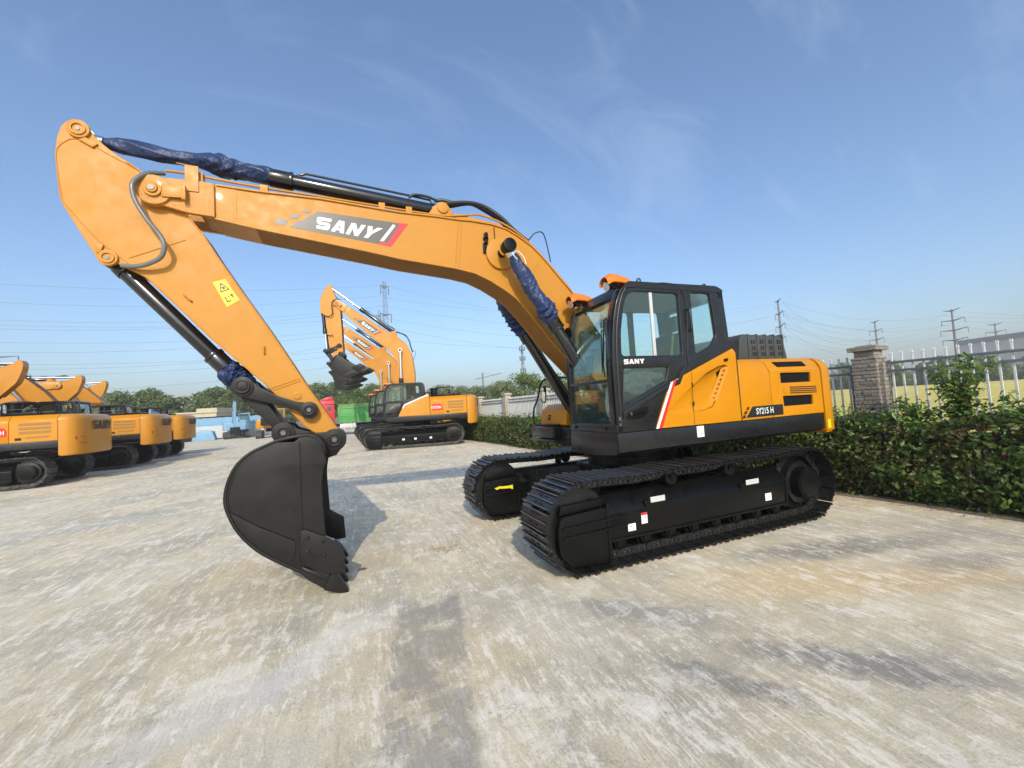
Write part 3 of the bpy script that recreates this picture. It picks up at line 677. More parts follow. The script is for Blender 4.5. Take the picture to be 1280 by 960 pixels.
bh = MB(); bh.box(-2.1, -.95, -.2, .9, 2.14, 2.24); bh.cyl((-.9, .2, 2.14), (-.9, .2, 2.52), .16, n=16); bh.cyl((-.9, .2, 2.5), (-.9, .2, 2.56), .19, n=16); bh.cyl((-1.6, -.6, 2.1), (-1.6, -.6, 2.5), .05)
part('engine_hood', bh.mesh('engine_hood', 'black', bevel=.015), sets='b')
hr = MB()
for y in (1.0,): hr.tube([(-1.0, y, 2.12), (-1.0, y, 2.48), (-1.06, y, 2.53), (-1.7, y, 2.53), (-1.76, y, 2.48), (-1.76, y, 2.12)], .018, 8); hr.tube([(-1.0, y, 2.33), (-1.76, y, 2.33)], .012, 6)
part('handrail', hr.mesh('handrail', 'black'), sets='b')
# right-hand tool box, platform and rail
tb = MB(); tb.prism(rounded([(.79, 1.362), (.75, 1.60), (.62, 1.69), (.20, 1.70), (-.10, 1.70), (-.10, 1.362)], .04), -1.30, -.42)
part('tool_box', tb.mesh('tool_box', 'yellow', bevel=.012), key='tbox')
tvn = MB()
for i in range(4): tvn.add([(.792 - i * .0105, -1.02, 1.44 + i * .032), (.792 - i * .0105, -.93, 1.44 + i * .032), (.784 - i * .0105, -.93, 1.462 + i * .032), (.784 - i * .0105, -1.02, 1.462 + i * .032)], [(0, 1, 2, 3)])
part('louvre', tvn.mesh('louvre', 'dark', smooth=0), parent='tbox', sets='m')
part('side_step', MB().box(.78, .98, -1.30, -.5, 1.12, 1.16).box(.80, .96, -1.28, -.55, 1.18, 1.34).mesh('side_step', 'cabblack', bevel=.01))
rl = MB(); rl.tube(catmull([(.80, -.62, 1.37), (.88, -1.15, 1.36), (.90, -1.31, 1.40), (.88, -1.33, 1.62), (.80, -1.32, 1.80), (.72, -1.32, 2.05), (.58, -1.32, 2.14), (.1, -1.32, 2.14), (-.1, -1.3, 2.05), (-.1, -1.3, 1.7)], 6), .016, 8)
part('handrail', rl.mesh('handrail', 'black')); 
mr_ = MB(); mr_.tube(catmull([(.74, -1.32, 1.80), (.80, -1.12, 1.74), (.80, -1.02, 1.76), (.80, -1.0, 1.92)], 6), .012, 8); mr_.prism(rounded([(.80, 1.90), (.80, 2.00), (.82, 2.00), (.82, 1.90)], .008), -1.04, -.97)
part('mirror', mr_.mesh('mirror', 'black', bevel=.004), label='side mirror on the rail')

# ---- cab
CY0, CY1 = .31, 1.325
prof = [(1.13, 1.345), (1.13, 2.10), (1.105, 2.40), (1.07, 2.62), (1.02, 2.80), (.955, 2.93), (.87, 3.005)]
outer = prof + [(-.50, 3.02), (-.60, 2.97), (-.635, 2.5), (-.655, 2.20), (.30, 1.83), (.40, 1.70), (.56, 1.345)]
w_door = rounded([(1.0, 2.185), (.985, 2.45), (.93, 2.72), (.885, 2.85), (.80, 2.918), (.125, 2.925), (.132, 2.185)], .05)
w_low = rounded([(.985, 2.045), (.36, 2.05), (.42, 1.885), (1.03, 1.635)], .025)
w_rear = rounded([(-.07, 2.94), (-.385, 2.945), (-.43, 2.42), (-.34, 2.30), (-.075, 2.195)], .04)
part('cab_frame', plate('cab_frame', outer, [w_door, w_low, w_rear], .05, 'cabblack', bevel=.010, at=CY1), key='cab', label=None)
part('cab_side', plate('cab_side', outer, [rounded([(1.0, 1.6), (1.0, 2.45), (.885, 2.86), (.80, 2.92), (.1, 2.92), (.1, 1.7)], .05), rounded([(.02, 2.92), (-.43, 2.93), (-.47, 2.4), (.02, 2.1)], .04)], .05, 'cabblack', bevel=.01, at=CY0 + .05), parent='cab')
fr = MB()
fr.strip(prof, CY0, CY0 + .075, .075); fr.strip(prof, CY1 - .13, CY1 - .002, .075)
fr.box(1.05, 1.135, CY0, CY1, 1.345, 1.435); fr.box(1.085, 1.128, CY0 + .04, CY1 - .09, 1.905, 1.945)
fr.prism([(.985, 2.87), (.87, 3.01), (.80, 3.0), (.92, 2.85)], CY0, CY1)
fr.box(-.68, -.60, CY0, CY1, 1.345, 2.05); fr.prism([(-.70, 2.0), (-.60, 2.97), (-.56, 2.97), (-.62, 2.0)], CY0, CY0 + .09); fr.prism([(-.70, 2.0), (-.60, 2.97), (-.56, 2.97), (-.62, 2.0)], CY1 - .12, CY1 - .03)
fr.box(-.60, -.50, CY0, CY1, 2.88, 3.0)
fr.box(-.66, 1.1, CY0 + .02, CY1 - .02, 1.346, 1.40)
part('cab_pillars', fr.mesh('cab_pillars', 'cabblack', bevel=.010), parent='cab')
# rounded door frame moulding
dm = MB(); loop = [(1.075, 1.42), (1.075, 2.05), (1.055, 2.40), (1.02, 2.62), (.965, 2.81), (.90, 2.925), (.80, 2.972), (.065, 2.978), (.06, 2.2), (.06, 2.03), (.22, 1.95)]
dm.tube(catmull([(x, CY1 + .002, z) for x, z in loop], 5), .011, 8); part('door_seal', dm.mesh('door_seal', 'rubber'), parent='cab', sets='m')
dm2 = MB().prism([(1.05, 1.575), (.32, 1.885), (.25, 1.90), (.20, 1.99), (.13, 2.06), (.10, 2.05), (.22, 1.84), (.36, 1.80), (1.05, 1.50)], CY1, CY1 + .016)
part('door_rib', dm2.mesh('door_rib', 'cabblack', bevel=.006), parent='cab', sets='m')
rf = MB(); rf.prism(rounded([(.90, 2.985), (.84, 3.035), (-.50, 3.045), (-.60, 3.0), (-.60, 2.96), (.9, 2.96)], .04), CY0 - .01, CY1 + .006)
rf.box(-.35, .55, CY0 + .2, CY1 - .2, 3.03, 3.065)
part('cab_roof', rf.mesh('cab_roof', 'cabblack', bevel=.018, seg=3), parent='cab')
g = MB()
gp = [(x - .03, z) for x, z in prof]
g.strip([(x, z) for x, z in gp if z >= 1.9] and [(1.10, 1.93)] + gp[1:-1] + [(.86, 2.97)], CY0 + .07, CY1 - .125, .006)
part('windscreen', g.mesh('windscreen', 'glass', smooth=60), parent='cab')
part('windscreen', MB().box(1.094, 1.10, CY0 + .07, CY1 - .125, 1.43, 1.91).mesh('windscreen', 'glass', smooth=0), parent='cab')
for nm, w, mt, y in (('door_window', w_door, 'glass', CY1 - .022), ('lower_door_window', w_low, 'darkglass', CY1 - .022), ('rear_side_window', w_rear, 'glass', CY1 - .022)):
    ww = [(a * 1.0, b) for a, b in w]; part(nm, plate(nm, ww, [], .004, mt, at=y), parent='cab')
part('far_side_window', plate('far_side_window', rounded([(1.0, 1.6), (1.0, 2.45), (.885, 2.86), (.80, 2.92), (.1, 2.92), (.1, 1.7)], .05), [], .004, 'glass', at=CY0 + .03), parent='cab')
part('rear_window', MB().add([(-.665, CY0 + .08, 2.05), (-.665, CY1 - .12, 2.05), (-.585, CY1 - .12, 2.9), (-.585, CY0 + .08, 2.9)], [(0, 1, 2, 3)]).mesh('rear_window', 'glass', smooth=0), parent='cab')
part('window_bar', MB().box(.505, .545, CY1 - .030, CY1 - .012, 2.185, 2.922).mesh('window_bar', 'silver', bevel=.003), parent='cab', sets='m')
part('door_handle', MB().prism(rounded([(1.00, 1.575), (.70, 1.615), (.71, 1.55), (.78, 1.49), (1.0, 1.475)], .03), CY1, CY1 + .012).tube([(.98, CY1 + .02, 1.55), (.95, CY1 + .04, 1.548), (.80, CY1 + .04, 1.56), (.76, CY1 + .02, 1.56)], .012, 8).mesh('door_handle', 'black', bevel=.004), parent='cab')
part('door_latch', MB().cyl((.965, CY1 + .01, 1.545), (.965, CY1 + .045, 1.545), .018, n=14).mesh('door_latch', 'steel'), parent='cab', sets='m')
part('grab_handle', MB().tube(catmull([(.01, CY1, 2.73), (.012, CY1 + .045, 2.71), (.005, CY1 + .045, 2.5), (-.01, CY1, 2.47)], 5), .014, 8).mesh('grab_handle', 'rubber'), parent='cab')
part('grab_handle', MB().tube(catmull([(1.13, CY1 - .06, 2.60), (1.16, CY1 - .03, 2.57), (1.17, CY1 - .02, 2.2), (1.15, CY1 - .05, 2.14)], 5), .014, 8).mesh('grab_handle', 'rubber'), parent='cab', sets='m')
part('lettering', flat_text('lettering', [(.98, CY1 + .0005, 2.092), (.70, CY1 + .0005, 2.098), (.70, CY1 + .0005, 2.150), (.98, CY1 + .0005, 2.146)], 'white', .002), parent='cab', sets='m')
part('wiper', MB().tube([(1.14, CY1 - .14, 1.97), (1.15, CY1 - .15, 2.1), (1.09, CY1 - .16, 2.62)], .010, 6).tube([(1.155, CY1 - .17, 2.02), (1.10, CY1 - .2, 2.6)], .006, 6).mesh('wiper', 'black'), parent='cab', sets='m')
part('door_hinge', MB().cyl((1.10, CY1 + .01, 1.48), (1.10, CY1 + .01, 1.52), .018, n=10).cyl((1.10, CY1 + .01, 1.42), (1.10, CY1 + .01, 1.45), .014, n=10).cyl((1.02, CY1, 1.75), (1.02, CY1 + .01, 1.75), .012).mesh('door_hinge', 'steel'), parent='cab', sets='m')
part('cab_bolt', MB().cyl((1.135, .46, 1.39), (1.15, .46, 1.39), .02, n=10).cyl((1.135, 1.12, 1.39), (1.15, 1.12, 1.39), .02, n=10).mesh('cab_bolt', 'black'), parent='cab', sets='m')
def lamp(y):
    hoodm = MB(); n = 9; vs = []
    for j, (x, z0, r) in enumerate(((1.10, 3.02, .085), (1.02, 3.06, .090), (.92, 3.06, .085), (.80, 3.045, .07), (.72, 3.03, .05))):
        for k in range(n):
            a = pi * (-.08 + 1.16 * k / (n - 1)); vs.append((x, y + r * cos(a), z0 - .01 + r * .95 * sin(a)))
    o = len(vs); vs += [(x, y + (yy - y) * .93, z - .007) for x, yy, z in vs]
    fs = [(j * n + k, j * n + k + 1, (j + 1) * n + k + 1, (j + 1) * n + k) for j in range(4) for k in range(n - 1)]
    fs += [tuple(i + o for i in f[::-1]) for f in fs] + [(k, k + o, k + 1 + o, k + 1) for k in range(n - 1)]
    hoodm.add(vs, fs); return hoodm
for i, y in enumerate((CY0 + .12, CY1 - .10)):
    k = 'lamp%d' % i
    part('work_light', MB().cyl((1.02, y, 3.005), (1.065, y, 2.985), .058, .062, n=20).box(.93, 1.03, y - .03, y + .03, 2.965, 3.02).mesh('work_light', 'black', bevel=.004), parent='cab', key=None)
    part('light_lens', MB().cyl((1.066, y, 2.985), (1.071, y, 2.983), .052, n=20).mesh('light_lens', 'lamp'), parent='cab')
    part('light_hood', lamp(y).mesh('light_hood', 'orange', smooth=70), parent='cab')
eb = MB()
for x, y in ((-.46, 1.18), (.60, 1.22)): eb.ring((x, y - .008, 3.085), (x, y + .008, 3.085), .030, .018, 16); eb.cyl((x, y, 3.03), (x, y, 3.06), .014, n=10)
part('eye_bolt', eb.mesh('eye_bolt', 'steel'), parent='cab', sets='m')
st = MB(); st.prism(rounded([(.05, 1.75), (.55, 1.78), (.60, 1.86), (.50, 1.92), (.10, 1.90), (-.02, 2.0), (-.12, 2.52), (-.22, 2.52), (-.16, 1.9), (-.1, 1.76)], .05), .60, 1.05)
st.prism(rounded([(-.11, 2.54), (-.13, 2.74), (-.23, 2.74), (-.21, 2.54)], .03), .68, .97); st.box(-.05, .45, .65, 1.0, 1.42, 1.76)
st.prism(rounded([(.0, 2.02), (.42, 2.03), (.42, 1.96), (0, 1.95)], .02), 1.06, 1.13); st.prism(rounded([(.0, 2.02), (.42, 2.03), (.42, 1.96), (0, 1.95)], .02), .52, .59)
part('driver_seat', st.mesh('driver_seat', 'seat', bevel=.02, seg=3), parent='cab')
part('seat_belt', MB().tube(catmull([(-.03, 1.03, 2.48), (.02, 1.045, 2.3), (.06, 1.055, 2.12), (.16, 1.05, 1.99)], 5), .015, 6).mesh('seat_belt', [plain('lime_webbing', (.45, .55, .04), .6)]), parent='cab', sets='m')
cn = MB(); cn.box(-.1, .65, 1.12, 1.26, 1.42, 1.92); cn.box(-.1, .65, .39, .50, 1.42, 1.92)
for y in (1.19, .45): cn.tube([(.52, y, 1.9), (.55, y, 2.02), (.56, y, 2.06)], .014, 8); cn.cyl((.555, y, 2.05), (.57, y, 2.14), .024, n=12)
for y in (.72, .88): cn.tube([(.85, y, 1.42), (.80, y, 1.70), (.76, y, 1.86)], .012, 8); cn.box(.82, .95, y - .05, y + .05, 1.43, 1.47)
cn.prism([(.92, 2.05), (.88, 2.30), (.85, 2.30), (.89, 2.05)], .40, .55)
part('control_console', cn.mesh('control_console', 'seat', bevel=.01), parent='cab')
part('head_liner', MB().box(-.55, .80, CY0 + .04, CY1 - .06, 2.925, 2.955).mesh('head_liner', [plain('tan_liner', (.30, .25, .18), .8)], smooth=0), parent='cab')
def crumple(c, sx, sy, sz, seed, sub=3):
    bm = bmesh.new(); bmesh.ops.create_icosphere(bm, subdivisions=sub, radius=1); rnd = random.Random(seed)
    for v in bm.verts:
        k = 1 + rnd.uniform(-.22, .22); v.co = Vector((c[0] + v.co.x * sx * k, c[1] + v.co.y * sy * k, c[2] + v.co.z * sz * k))
    m = MB(); m.v = [tuple(v.co) for v in bm.verts]; m.f = [tuple(v.index for v in f.verts) for f in bm.faces]; m.mi = [0] * len(m.f); bm.free(); return m
part('plastic_wrap', crumple((.94, 1.02, 2.64), .05, .12, .17, 3).mesh('plastic_wrap', 'film', smooth=0), parent='cab', sets='m', label='crumpled clear wrap behind the windscreen')
part('plastic_wrap', crumple((.98, 1.07, 1.66), .07, .10, .22, 5).mesh('plastic_wrap', 'film', smooth=0), parent='cab', sets='m')
part('plastic_wrap', crumple((.68, 1.22, 1.90), .30, .05, .15, 6).mesh('plastic_wrap', 'film', smooth=0), parent='cab', sets='m')
part('notice_sheet', MB().box(.62, .90, CY0 + .05, CY0 + .056, 2.40, 2.60).mesh('notice_sheet', [plain('grey_paper', (.22, .26, .24), .6)], smooth=0), parent='cab', sets='m')
part('round_mirror', MB().ring((1.12, .43, 2.60), (1.15, .43, 2.60), .075, .055, 24).cyl((1.125, .43, 2.60), (1.13, .43, 2.60), .058, n=24).mesh('round_mirror', 'black'), parent='cab', sets='m')

# ---- boom
boom_poly = [(5.55, 3.96), (5.58, 4.03), (5.53, 4.12)] + BOOM_TOP + [(.55, 2.72), (.10, 2.06), (-.02, 1.90), (-.03, 1.72), (.08, 1.62), (.28, 1.68), (.75, 2.0)] + BOOM_BOT[::-1][:-1]
bpoly = [(4.99, 3.79), (4.99, 4.14)] + [p for p in boom_poly if p[0] < 4.98]
bm_ = MB(); bm_.prism(bpoly, -.195, .195)
# fabricated skin: top and bottom flange plates stand a little proud
tp = [p for p in BOOM_TOP if p[0] < 5.0] + [(.55, 2.72), (.22, 2.25)]; bp_ = [p for p in BOOM_BOT if p[0] < 5.0] + [(.75, 2.0), (.40, 1.75)]
bm_.strip(tp, -.215, .215, .018); bm_.strip(bp_[::-1], -.215, .215, .018)
bm_.strip([(2.443, 4.04), (2.518, 3.437)], .195, .203, .012); bm_.strip([(2.40, 4.04), (2.475, 3.437)], .195, .203, .012)
bm_.strip([(1.66, 3.30), (1.38, 3.60)], .195, .200, .008); bm_.strip([(1.63, 3.28), (1.35, 3.58)], .195, .200, .008)
part('boom_beam', bm_.mesh('boom_beam', 'boomyellow', bevel=.004, seg=1), 'boom', key='boom', sets='m')
part('boom_beam', bm_.mesh('boom_beam', 'oldyellow', bevel=.004, seg=1), 'boom', key='boomb', sets='b')
tipo = [(4.985, 4.142), (5.106, 4.150), (5.416, 4.140), (5.53, 4.11), (5.595, 4.03), (5.58, 3.93), (5.50, 3.885), (5.195, 3.812), (4.985, 3.795)]
ft = MB(); ft.prism(tipo, .185, .235); ft.prism(tipo, -.235, -.185); ft.prism([(4.80, 4.13), (5.12, 4.14), (5.12, 3.82), (4.80, 3.77)], -.20, .20)
ft.cyl((5.47, .17, 4.0), (5.47, .262, 4.0), .145, n=32); ft.cyl((5.47, -.262, 4.0), (5.47, -.17, 4.0), .145, n=32)
part('boom_fork', ft.mesh('boom_fork', 'roughcast', bevel=.008), 'boom', key='fork')
pn = MB(); pn.cyl((5.47, -.30, 4.0), (5.47, .30, 4.0), .045, n=24); pn.ring((5.47, .262, 4.0), (5.47, .285, 4.0), .075, .047, 24)
pn.prism([(5.40, 4.06), (5.22, 4.03), (5.20, 3.94), (5.40, 3.93)], .262, .278); pn.box(5.20, 5.235, .262, .31, 3.91, 4.05)
part('pivot_pin', pn.mesh('pivot_pin', 'boomyellow', bevel=.004), 'boom', parent='fork')
part('pin_bolt', MB().cyl((5.47, .30, 4.0), (5.47, .306, 4.0), .026, n=18).mesh('pin_bolt', 'steel'), 'boom', parent='fork')
# arm cylinder bracket on the boom back
ab = MB()
for y in (-.10, .10): ab.prism([(2.45, 4.08), (2.50, 4.20), (2.56, 4.29), (2.64, 4.31), (2.72, 4.26), (2.84, 4.09)], y - .02, y + .02)
ab.cyl((2.62, -.14, 4.235), (2.62, .14, 4.235), .07, n=24)
ab.prism([(2.45, 4.08), (2.50, 4.17), (1.9, 4.09), (1.7, 4.0)], .14, .16)
part('cylinder_bracket', ab.mesh('cylinder_bracket', 'boomyellow', bevel=.005), 'boom', parent='boom', sets='m'); part('cylinder_bracket', ab.mesh('cylinder_bracket', 'oldyellow'), 'boom', parent='boomb', sets='b')
bb = MB(); bb.cyl((1.915, -.53, 3.668), (1.915, .53, 3.668), .055, n=24)
part('boom_cylinder_pin', bb.mesh('boom_cylinder_pin', 'black', bevel=.004), 'boom')
bo = MB(); bo.cyl((1.915, .19, 3.668), (1.915, .235, 3.668), .20, n=36); part('pin_boss', bo.mesh('pin_boss', 'boomyellow', bevel=.006), 'boom', parent='boom', sets='m')
# steel pipes along the boom back, with clamps
pp = MB(); pp.tube(catmull([(5.40, .15, 4.255), (5.2, .15, 4.25), (4.63, .15, 4.205), (3.42, .15, 4.15), (2.90, .15, 4.125), (2.6, .155, 4.12), (2.35, .17, 4.15), (2.15, .17, 4.175), (1.85, .17, 4.10), (1.55, .17, 3.93), (1.25, .17, 3.65), (.9, .17, 3.27)], 6), .013, 8)
pp.tube(catmull([(4.6, -.02, 4.17), (3.4, -.02, 4.14), (2.75, -.05, 4.115)], 6), .013, 8); pp.tube(catmull([(2.3, .1, 4.12), (1.95, .1, 4.08), (1.5, .1, 3.88), (.9, .1, 3.28)], 6), .014, 8)
for x, z in ((5.12, 4.19), (4.55, 4.14), (3.36, 4.10), (3.05, 4.09)): pp.box(x - .035, x + .035, .12, .20, z - .03, z + .07)
pp.box(5.20 - .09, 5.20 + .02, .236, .246, 4.03, 4.29)
part('hydraulic_pipe', pp.mesh('hydraulic_pipe', 'boomyellow', smooth=50), 'boom', parent='boom', sets='m')
hs = MB()
for dy, k in ((.02, 0), (-.06, .03)): hs.tube(catmull([(2.60, dy, 4.33), (2.45, dy, 4.37), (2.2, dy, 4.40 + k), (2.0, dy, 4.36), (1.82, dy + .03, 4.24), (1.64, dy + .05, 4.07), (1.45, dy + .06, 3.93)], 7), .026, 10)
hs.tube(catmull([(3.02, .03, 4.36), (2.95, .04, 4.40), (2.8, .04, 4.40), (2.66, .04, 4.36)], 6), .016, 8)
hs.tube(catmull([(1.50, .21, 3.90), (1.42, .25, 3.98), (1.30, .25, 3.98), (1.22, .22, 3.72), (1.2, .21, 3.62)], 7), .008, 6)
part('hydraulic_hose', hs.mesh('hydraulic_hose', 'rubber', smooth=60), 'boom', parent='boom', sets='m'); part('hydraulic_hose', hs.mesh('hydraulic_hose', 'rubber', smooth=60), 'boom', parent='boomb', sets='b')
part('hose_fitting', MB().tube([(2.70, .03, 4.36), (2.60, .03, 4.385), (2.46, .02, 4.375)], .022, 10).mesh('hose_fitting', 'steel', smooth=60), 'boom', parent='boom', sets='m')
wlg = MB(); wlg.cyl((2.115, .20, 3.86), (2.105, .235, 3.84), .03, n=14); wlg.prism(rounded([(2.13, 3.93), (2.08, 3.93), (2.085, 3.80), (2.13, 3.79)], .02), .197, .235); wlg.tube(catmull([(2.10, .22, 3.80), (2.03, .22, 3.74), (1.985, .21, 3.80), (1.985, .21, 4.02)], 6), .006, 6); wlg.prism([(2.15, 3.80), (2.09, 3.80), (2.12, 3.66), (2.15, 3.66)], .197, .21)
part('boom_light', wlg.mesh('boom_light', 'black', bevel=.003), 'boom', parent='boom', sets='m')
dc = MB(); Y1 = .1965
dc.prism(DECAL_BANNER, Y1, Y1 + .001); dc.prism(DECAL_RED, Y1, Y1 + .0015, 1); dc.prism(DECAL_DARK2, Y1, Y1 + .0011, 0); dc.prism(DECAL_SLASH, Y1, Y1 + .0022, 2)
for q in (DECAL_CHK1, DECAL_CHK2, DECAL_CHK3): dc.prism(q, Y1, Y1 + .001)
part('boom_decal', dc.mesh('boom_decal', ['decalgrey', 'red', 'silver'], smooth=0), 'boom')
T = DECAL_TXT; part('lettering', flat_text('lettering', [(T[0][0], Y1 + .001, T[0][1]), (T[1][0], Y1 + .001, T[1][1]), (T[2][0], Y1 + .001, T[2][1]), (T[3][0], Y1 + .001, T[3][1])], 'white', .002), 'boom')

# ---- stick
sk = MB(); spoly = STICK_R + [(3.90, 1.53), (3.89, 1.45), (3.94, 1.40), (4.02, 1.41), (4.06, 1.48)] + STICK_L[::-1]
sk.prism(spoly, -.165, .165)
sk.strip(STICK_R[6:], -.178, .178, .012); sk.strip(STICK_L[13:][::-1], -.178, .178, .012)
sk.tube(catmull([(x, .166, z) for x, z in STICK_WELD], 5), .006, 6); sk.tube(catmull([(x, .166, z) for x, z in STICK_WELD2], 5), .006, 6)
sk.strip([(5.241, 3.559), (5.69, 3.339)], .165, .171, .010); sk.strip([(4.553, 2.055), (4.284, 2.150)], .165, .172, .008); sk.strip([(4.543, 2.03), (4.274, 2.125)], .165, .172, .008)
part('stick_beam', sk.mesh('stick_beam', 'boomyellow', bevel=.005, seg=1), 'stick', key='stick', sets='m')
sk2 = sk.mesh('stick_beam', 'oldyellow', bevel=.005, seg=1); _ax = (KP - SP).normalized(); _L = (KP - SP).length
for v in sk2.vertices:
    t = (Vector((v.co.x, 0, v.co.z)) - SP).dot(_ax); k = max(0, min(1, (t - .5) / (_L - 1.1))); v.co += DELTA * k
part('stick_beam', sk2, 'stick', key='stickb', sets='b')
for P_, r in ((AP, .085), (BC, .075)):
    sb = MB(); sb.cyl((P_.x, .165, P_.z), (P_.x, .190, P_.z), r, n=28); sb.ring((P_.x, .190, P_.z), (P_.x, .202, P_.z), r * .72, r * .5, 24)
    sb.prism([(P_.x - .05, P_.z - .07), (P_.x - .14, P_.z - .12), (P_.x - .10, P_.z - .16), (P_.x + .0, P_.z - .10)] if P_ is AP else [(P_.x + .05, P_.z + .05), (P_.x + .03, P_.z + .12), (P_.x + .10, P_.z + .13), (P_.x + .08, P_.z + .04)], .166, .185)
    part('pin_boss', sb.mesh('pin_boss', 'boomyellow', bevel=.004), 'stick', parent='stick', sets='m')
    part('pin_bolt', MB().cyl((P_.x, .190, P_.z), (P_.x, .196, P_.z), .018, n=16).mesh('pin_bolt', 'steel'), 'stick', parent='stick', sets='m')
part('grease_plug', MB().cyl((4.31, .165, 1.965), (4.31, .174, 1.965), .045, n=24).ring((4.31, .174, 1.965), (4.31, .179, 1.965), .03, .018, 16).mesh('grease_plug', 'boomyellow', bevel=.003), 'stick', parent='stick', sets='m')
part('pin_boss', MB().cyl((KP.x, -.2, KP.z), (KP.x, .2, KP.z), .11, n=28).mesh('pin_boss', 'boomyellow', bevel=.004), 'stick', parent='stick', sets='m')
hk = MB(); hk.tube([(5.27, .165, 3.005), (5.27, .19, 3.005), (5.21, .19, 2.945), (5.21, .165, 2.945)], .008, 6); hk.tube([(4.60, .165, 2.49), (4.60, .19, 2.49), (4.60, .19, 2.415), (4.60, .165, 2.415)], .008, 6)
part('hose_hook', hk.mesh('hose_hook', 'boomyellow', smooth=50), 'stick', parent='stick', sets='m')
wd = MB(); Q = STICK_DECAL; wd.prism([Q[0], Q[1], Q[2], Q[5]], .1656, .167); wd.prism([Q[5], Q[2], Q[3], Q[4]], .1656, .167)
def lerp(a, b, t): return (a[0] + (b[0] - a[0]) * t, a[1] + (b[1] - a[1]) * t)
def inq(q, u, v): return lerp(lerp(q[0], q[1], u), lerp(q[3], q[2], u), v)
q1 = [Q[0], Q[1], Q[2], Q[5]]; tri = [inq(q1, .5, .14), inq(q1, .88, .86), inq(q1, .12, .86)]; tri2 = [inq(q1, .5, .32), inq(q1, .76, .78), inq(q1, .24, .78)]
wd.prism(tri, .167, .1675, 1); wd.prism(tri2, .1675, .168, 0); wd.prism([inq(q1, .40, .5), inq(q1, .62, .55), inq(q1, .55, .72), inq(q1, .42, .70)], .168, .1685, 1)
q2 = [Q[5], Q[2], Q[3], Q[4]]
for u0, v0, u1, v1 in ((.2, .25, .28, .75), (.28, .67, .5, .75), (.45, .3, .55, .38), (.7, .2, .78, .6), (.62, .3, .85, .38)): wd.prism([inq(q2, u0, v0), inq(q2, u1, v0), inq(q2, u1, v1), inq(q2, u0, v1)], .167, .1676, 1)
part('warning_label', wd.mesh('warning_label', ['warn', 'decalblack'], smooth=0), 'stick', parent='stick', sets='m', label='yellow warning label with a triangle sign')
shp = [(5.41, .16, 4.22), (5.52, .25, 4.15), (5.60, .30, 4.03), (5.60, .31, 3.91), (5.56, .31, 3.79), (5.49, .31, 3.66), (5.41, .30, 3.54), (5.375, .30, 3.44), (5.41, .28, 3.335), (5.51, .25, 3.275), (5.62, .22, 3.25), (5.74, .18, 3.26)]
part('hydraulic_hose', MB().tube(catmull(shp, 7), .021, 12).mesh('hydraulic_hose', 'greyhose', smooth=60), 'stick', parent='stick', sets='m', label='grey looping hose'); part('hydraulic_hose', MB().tube(catmull(shp, 3), .022, 6).mesh('hydraulic_hose', 'rubber', smooth=60), 'stick', parent='stickb', sets='b')

# ---- links and cylinders (built along +x, aimed between their pins)
l1 = (EP - LP).length
dbn = MB()
for s in (1, -1):
    y0, y1 = sorted((s * .205, s * .255))
    dbn.cyl((0, y0 - .01, 0), (0, y1 + .01, 0), .088, n=32); dbn.cyl((l1, y0 - .012, 0), (l1, y1 + .012, 0), .10, n=32)
    dbn.prism([(.03, -.055), (.14, -.045), (l1 * .5, -.062), (l1 - .12, -.085), (l1 - .02, -.095), (l1 - .02, .095), (l1 - .12, .055), (l1 * .5, .030), (.14, .040), (.03, .07)], y0, y1)
dbn.cyl((0, -.27, 0), (0, .27, 0), .045, n=24); dbn.cyl((l1, -.285, 0), (l1, .285, 0), .05, n=24)
dbn.ring((0, .265, 0), (0, .28, 0), .06, .036, 24); dbn.ring((l1, .267, 0), (l1, .285, 0), .07, .05, 24)
part('bell_crank', dbn.mesh('bell_crank', 'bucket', bevel=.006), 'link')
part('pin_bolt', MB().cyl((0, .27, 0), (0, .276, 0), .020, n=18).mesh('pin_bolt', 'steel'), 'link', sets='m')
l2 = (EP - HP).length; hl = MB(); hl.prism([(.05, -.05), (l2 - .05, -.09), (l2 - .05, .07), (.05, .05)], -.185, .185); hl.cyl((0, -.20, 0), (0, .20, 0), .085, n=28); hl.cyl((l2, -.20, 0), (l2, .20, 0), .085, n=28)
part('connecting_link', hl.mesh('connecting_link', 'bucket', bevel=.012, seg=3), 'hlink')
def cylinder(nm, Lb, r, fr, fr2, Lr, sets, y=0, port=True):
    b = MB(); b.cyl((-.0, -.09, 0), (0, .09, 0), r * 1.0, n=24); b.cyl((r * .5, 0, 0), (Lb - .2, 0, 0), r, n=32); b.cyl((Lb - .2, 0, 0), (Lb, 0, 0), r * 1.22, n=32); b.cyl((Lb - .225, 0, 0), (Lb - .195, 0, 0), r * 1.3, n=32)
    b.cyl((r * .4, 0, 0), (r * 1.5, 0, 0), r * 1.12, n=32)
    if port: b.tube([(.12, 0, r * .9), (.14, 0, r + .05), (.3, 0, r + .055), (Lb - .35, 0, r + .05), (Lb - .25, 0, r)], .014, 8)
    part(nm, b.mesh(nm, 'cylblack', bevel=.004), fr, sets=sets, key=nm + fr)
    q = MB(); q.cyl((.05, 0, 0), (Lr, 0, 0), r * .6, n=28); q.cyl((0, -.085, 0), (0, .085, 0), r * .95, n=24); q.cyl((.02, 0, 0), (.12, 0, 0), r * .8, n=24)
    part('piston_rod', q.mesh('piston_rod', ['chrome']), fr2, sets=sets)
cylinder('boom_cylinder', 1.66, .082, 'bcylL', 'brodL', 1.5, 'mb', port=False); cylinder('boom_cylinder', 1.66, .082, 'bcylR', 'brodR', 1.5, 'mb', port=False)
